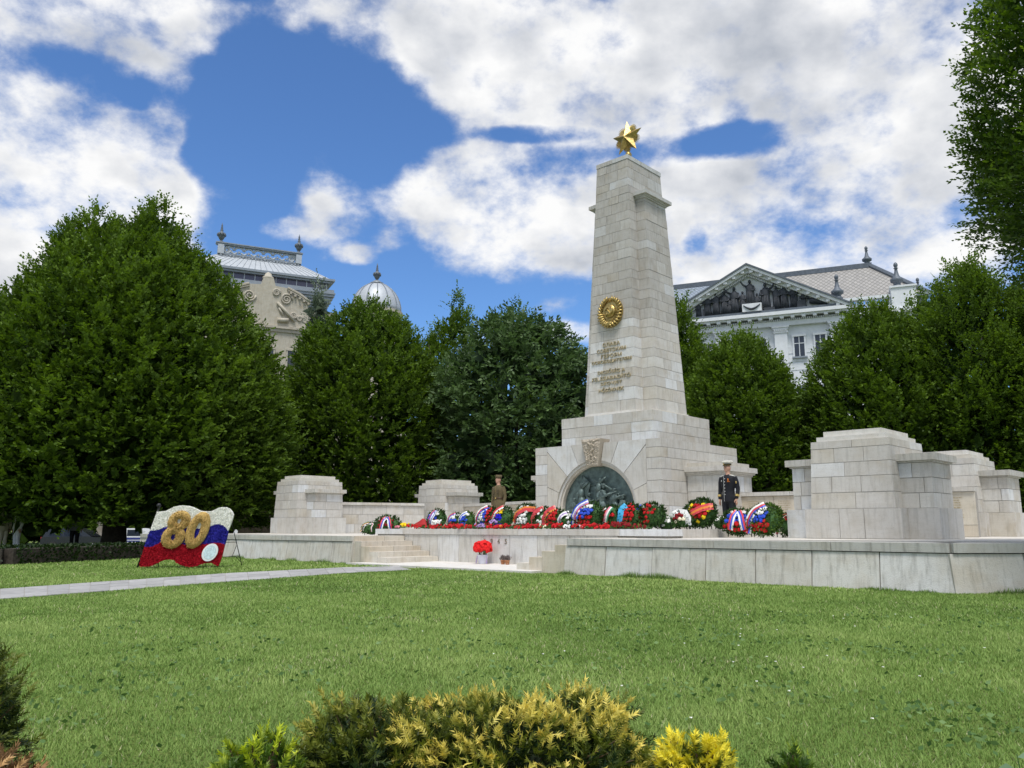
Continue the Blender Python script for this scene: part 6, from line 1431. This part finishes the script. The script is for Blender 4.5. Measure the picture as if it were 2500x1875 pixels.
# ------------------------------------------------------------ lawn grass
def grass():
    rng = np.random.default_rng(77); Vs = []; Ts = []
    from math import pi
    def vn(P, s, sd):                                # smooth value noise, -1..1
        g = np.random.default_rng(sd).uniform(-1, 1, (97, 97)); x, y = P[:, 0] / s + 300.5, P[:, 1] / s + 300.5; xi, yi = np.floor(x).astype(int), np.floor(y).astype(int)
        fx, fy = x - xi, y - yi; fx, fy = fx * fx * (3 - 2 * fx), fy * fy * (3 - 2 * fy); q = lambda a, b: g[(xi + a) % 97, (yi + b) % 97]
        return (q(0, 0) * (1 - fx) + q(1, 0) * fx) * (1 - fy) + (q(0, 1) * (1 - fx) + q(1, 1) * fx) * fy
    def inpath(P):
        ok = np.ones(len(P), bool)
        # path band and terrace footprint
        px = np.array([p[1] for p in up]); ux = np.array([p[0] for p in up]); py_ = np.array([p[1] for p in lo]); lx = np.array([p[0] for p in lo])
        xu = np.interp(P[:, 1], px, ux); xl = np.interp(P[:, 1], py_, lx)
        inside = (P[:, 0] > np.minimum(xu, xl) - .02) & (P[:, 0] < np.maximum(xu, xl) + .02) & (P[:, 1] < 20.0) & (P[:, 1] > 3.4); ok &= ~inside
        dx, dy = P[:, 0] - MC[0], P[:, 1] - MC[1]; s = dx * CU + dy * SU; t = -dx * SU + dy * CU
        ok &= ~((t > -8.12 - .02) & (s > -16.3) & (s < 10.85)) & ~((s >= 10.85) & (t > -8.05 + (s - 10.75) * .94)) & ~((np.abs(s) < 3.15) & (t > -8.36))
        return ok
    for (d0, d1, dens, hgt, wid) in ((2.3, 5.0, 10500, .022, .0048), (5.0, 8.0, 6500, .024, .0068), (8.0, 12.0, 3000, .026, .0105), (12.0, 18.0, 1100, .03, .018), (18.0, 27.0, 330, .035, .03)):
        half = .70; area = half * (d1 ** 2 - d0 ** 2); n = int(area * dens)
        Y = np.sqrt(rng.uniform(d0 ** 2, d1 ** 2, n)); X = rng.uniform(-half, half, n) * Y
        P = np.stack([X, Y], 1); P = P[inpath(P)]; n = len(P)
        nz = vn(P, 1.7, 1) * .6 + vn(P, .62, 2) * .5; n2 = vn(P, .22, 3); n3 = vn(P, 3.1, 4)
        h = hgt * rng.uniform(.5, 1.35, n) * (1 + .22 * nz + .15 * n2); a = rng.uniform(0, 2 * pi, n); ln = rng.uniform(.2, 1.5, n) * h
        b = np.stack([P[:, 0], P[:, 1], np.zeros(n)], 1); sd = np.stack([np.cos(a + 1.57), np.sin(a + 1.57), np.zeros(n)], 1) * (wid * rng.uniform(.6, 1.3, n))[:, None] * .5
        tip = b + np.stack([np.cos(a) * ln, np.sin(a) * ln, h], 1)
        Vs.append(np.stack([b - sd, b + sd, tip], 1).reshape(-1, 3))
        dry = (rng.random(n) < .05) * .5
        t = np.clip(.46 + .20 * nz + .12 * n2 + .14 * n3 + rng.normal(size=n) * .10, 0, .8); t = np.where(rng.random(n) < .012 + .10 * np.clip(vn(P, .9, 5) - .25, 0, 1), 1.0, t); Ts.append(np.repeat(t, 3))
    for (a_, b_, k) in (((3.5, -8.02), (10.85, -8.14), 5200), ((10.85, -8.14), (13.5, -5.6), 1800), ((-12, -8.12), (-3.6, -8.02), 2600)):   # longer tufts missed by the mower at the wall foot
        f = rng.random(k); s_ = a_[0] + (b_[0] - a_[0]) * f; t_ = a_[1] + (b_[1] - a_[1]) * f - np.abs(rng.normal(size=k)) * .05
        b = np.stack([MC[0] + s_ * CU - t_ * SU, MC[1] + s_ * SU + t_ * CU, np.zeros(k)], 1); pat = np.clip(.35 + vn(b, .35, 9), .12, 1.2); h = .10 * pat * rng.uniform(.4, 1.3, k); a = rng.uniform(0, 2 * pi, k)
        sd = np.stack([np.cos(a + 1.57), np.sin(a + 1.57), np.zeros(k)], 1) * .006; tip = b + np.stack([np.cos(a) * h * .5, np.sin(a) * h * .5, h], 1); Vs.append(np.stack([b - sd, b + sd, tip], 1).reshape(-1, 3)); Ts.append(np.repeat(np.clip(.3 + rng.normal(size=k) * .15, 0, .8), 3))
    V = np.concatenate(Vs); T = np.concatenate(Ts); F = np.arange(len(V), dtype=np.int32).reshape(-1, 3)
    o = obj('grass', npmesh('grass', V, F, 'grass_blade', T), None); tag(o, 'short mown green lawn grass across the foreground', 'grass', kind='stuff')
m, tt_, bb = newmat('grass_blade')
a = tt_.nodes.new('ShaderNodeAttribute'); a.attribute_name = 'tint'; r_ = tt_.nodes.new('ShaderNodeValToRGB'); tt_.links.new(a.outputs['Fac'], r_.inputs[0])
r_.color_ramp.elements[0].color = (.10, .185, .036, 1); r_.color_ramp.elements[1].color = (.56, .52, .32, 1)
for p_, c_ in ((.45, (.205, .325, .07, 1)), (.8, (.36, .47, .14, 1))): e_ = r_.color_ramp.elements.new(p_); e_.color = c_
tt_.links.new(r_.outputs[0], bb.inputs['Base Color']); bb.inputs['Roughness'].default_value = .6; bb.inputs['Specular IOR Level'].default_value = .25
tr_ = tt_.nodes.new('ShaderNodeBsdfTranslucent'); ms_ = tt_.nodes.new('ShaderNodeMixShader'); ms_.inputs[0].default_value = .3; tt_.links.new(r_.outputs[0], tr_.inputs[0]); tt_.links.new(bb.outputs[0], ms_.inputs[1]); tt_.links.new(tr_.outputs[0], ms_.inputs[2]); tt_.links.new(ms_.outputs[0], tt_.nodes['Material Output'].inputs[0])
grass()
# clover leaves and daisies in the lawn
rng = np.random.default_rng(78)
leafmat('clover_leaf', (.06, .13, .03), (.19, .30, .10), transl=.2)
cl_ = [(rng.uniform(-.6, .68) * y_, y_) for y_ in rng.uniform(3.2, 9.5, 120)]; Pc = []
for (x_, y_) in cl_:
    k = rng.integers(4, 22); Pc.append(np.stack([x_ + rng.normal(size=k) * .16, y_ + rng.normal(size=k) * .2, rng.uniform(.015, .04, k)], 1))
Pc = np.concatenate(Pc); k = len(Pc); Dc = rng.normal(size=(k, 3)) * np.array([1, 1, .25]) + np.array([0, 0, .15])
V, F, T = leaves_np(Pc, Dc, rng.uniform(.022, .05, k), .026, rng.random(k), rng=rng)
o = obj('clover', npmesh('clover', V, F, 'clover_leaf', T), None); tag(o, 'broad clover leaves scattered through the lawn', 'clover', kind='stuff')
mb = MB()
for k in range(34):
    y_ = random.uniform(4.0, 9); x_ = (random.gauss(.33, .10) if k < 24 else random.uniform(-.55, .6)) * y_; c = (x_, y_, .030 + random.uniform(-.005, .01)); n_ = 8
    mb.add([(c[0], c[1], c[2] + .004)] + [(c[0] + .008 * math.cos(q * 6.283 / n_), c[1] + .008 * math.sin(q * 6.283 / n_), c[2] + (.004 if q % 2 else 0)) for q in range(n_)], [(0, 1 + q, 1 + (q + 1) % n_) for q in range(n_)])
o = obj('daisies', mb, 'petal_white', None); tag(o, 'tiny white daisies in the right half of the lawn', 'daisies', kind='stuff')
# broad-leaved weed at the lower right
wd = thing('leafy_weed', 'thin weed with a few heart-shaped leaves near the lower right corner', 'weed', (1.63, 2.80, 0))
leafmat('weed_leaf', (.12, .20, .10), (.22, .32, .20), transl=.2)
st3 = MB(); Pl = []; Dl = []
for dx, dy, hh in ((0, 0, .20), (.13, .03, .17), (.05, -.1, .15)):
    st3.tube([(dx, dy, 0), (dx + .01, dy, hh * .6), (dx, dy, hh)], [.003, .0025, .0015], 4)
    for q in range(4): Pl.append((dx, dy, hh * (.35 + .2 * q))); aa = random.uniform(0, 6.28); Dl.append((math.cos(aa), math.sin(aa) * .6, .15))
V, F, T = leaves_np(np.array(Pl), np.array(Dl), .065, .045, RNG.random(len(Pl))); obj('leaves', npmesh('weed', V, F, 'weed_leaf', T), None, wd); obj('stems', st3, 'stem_green', wd)
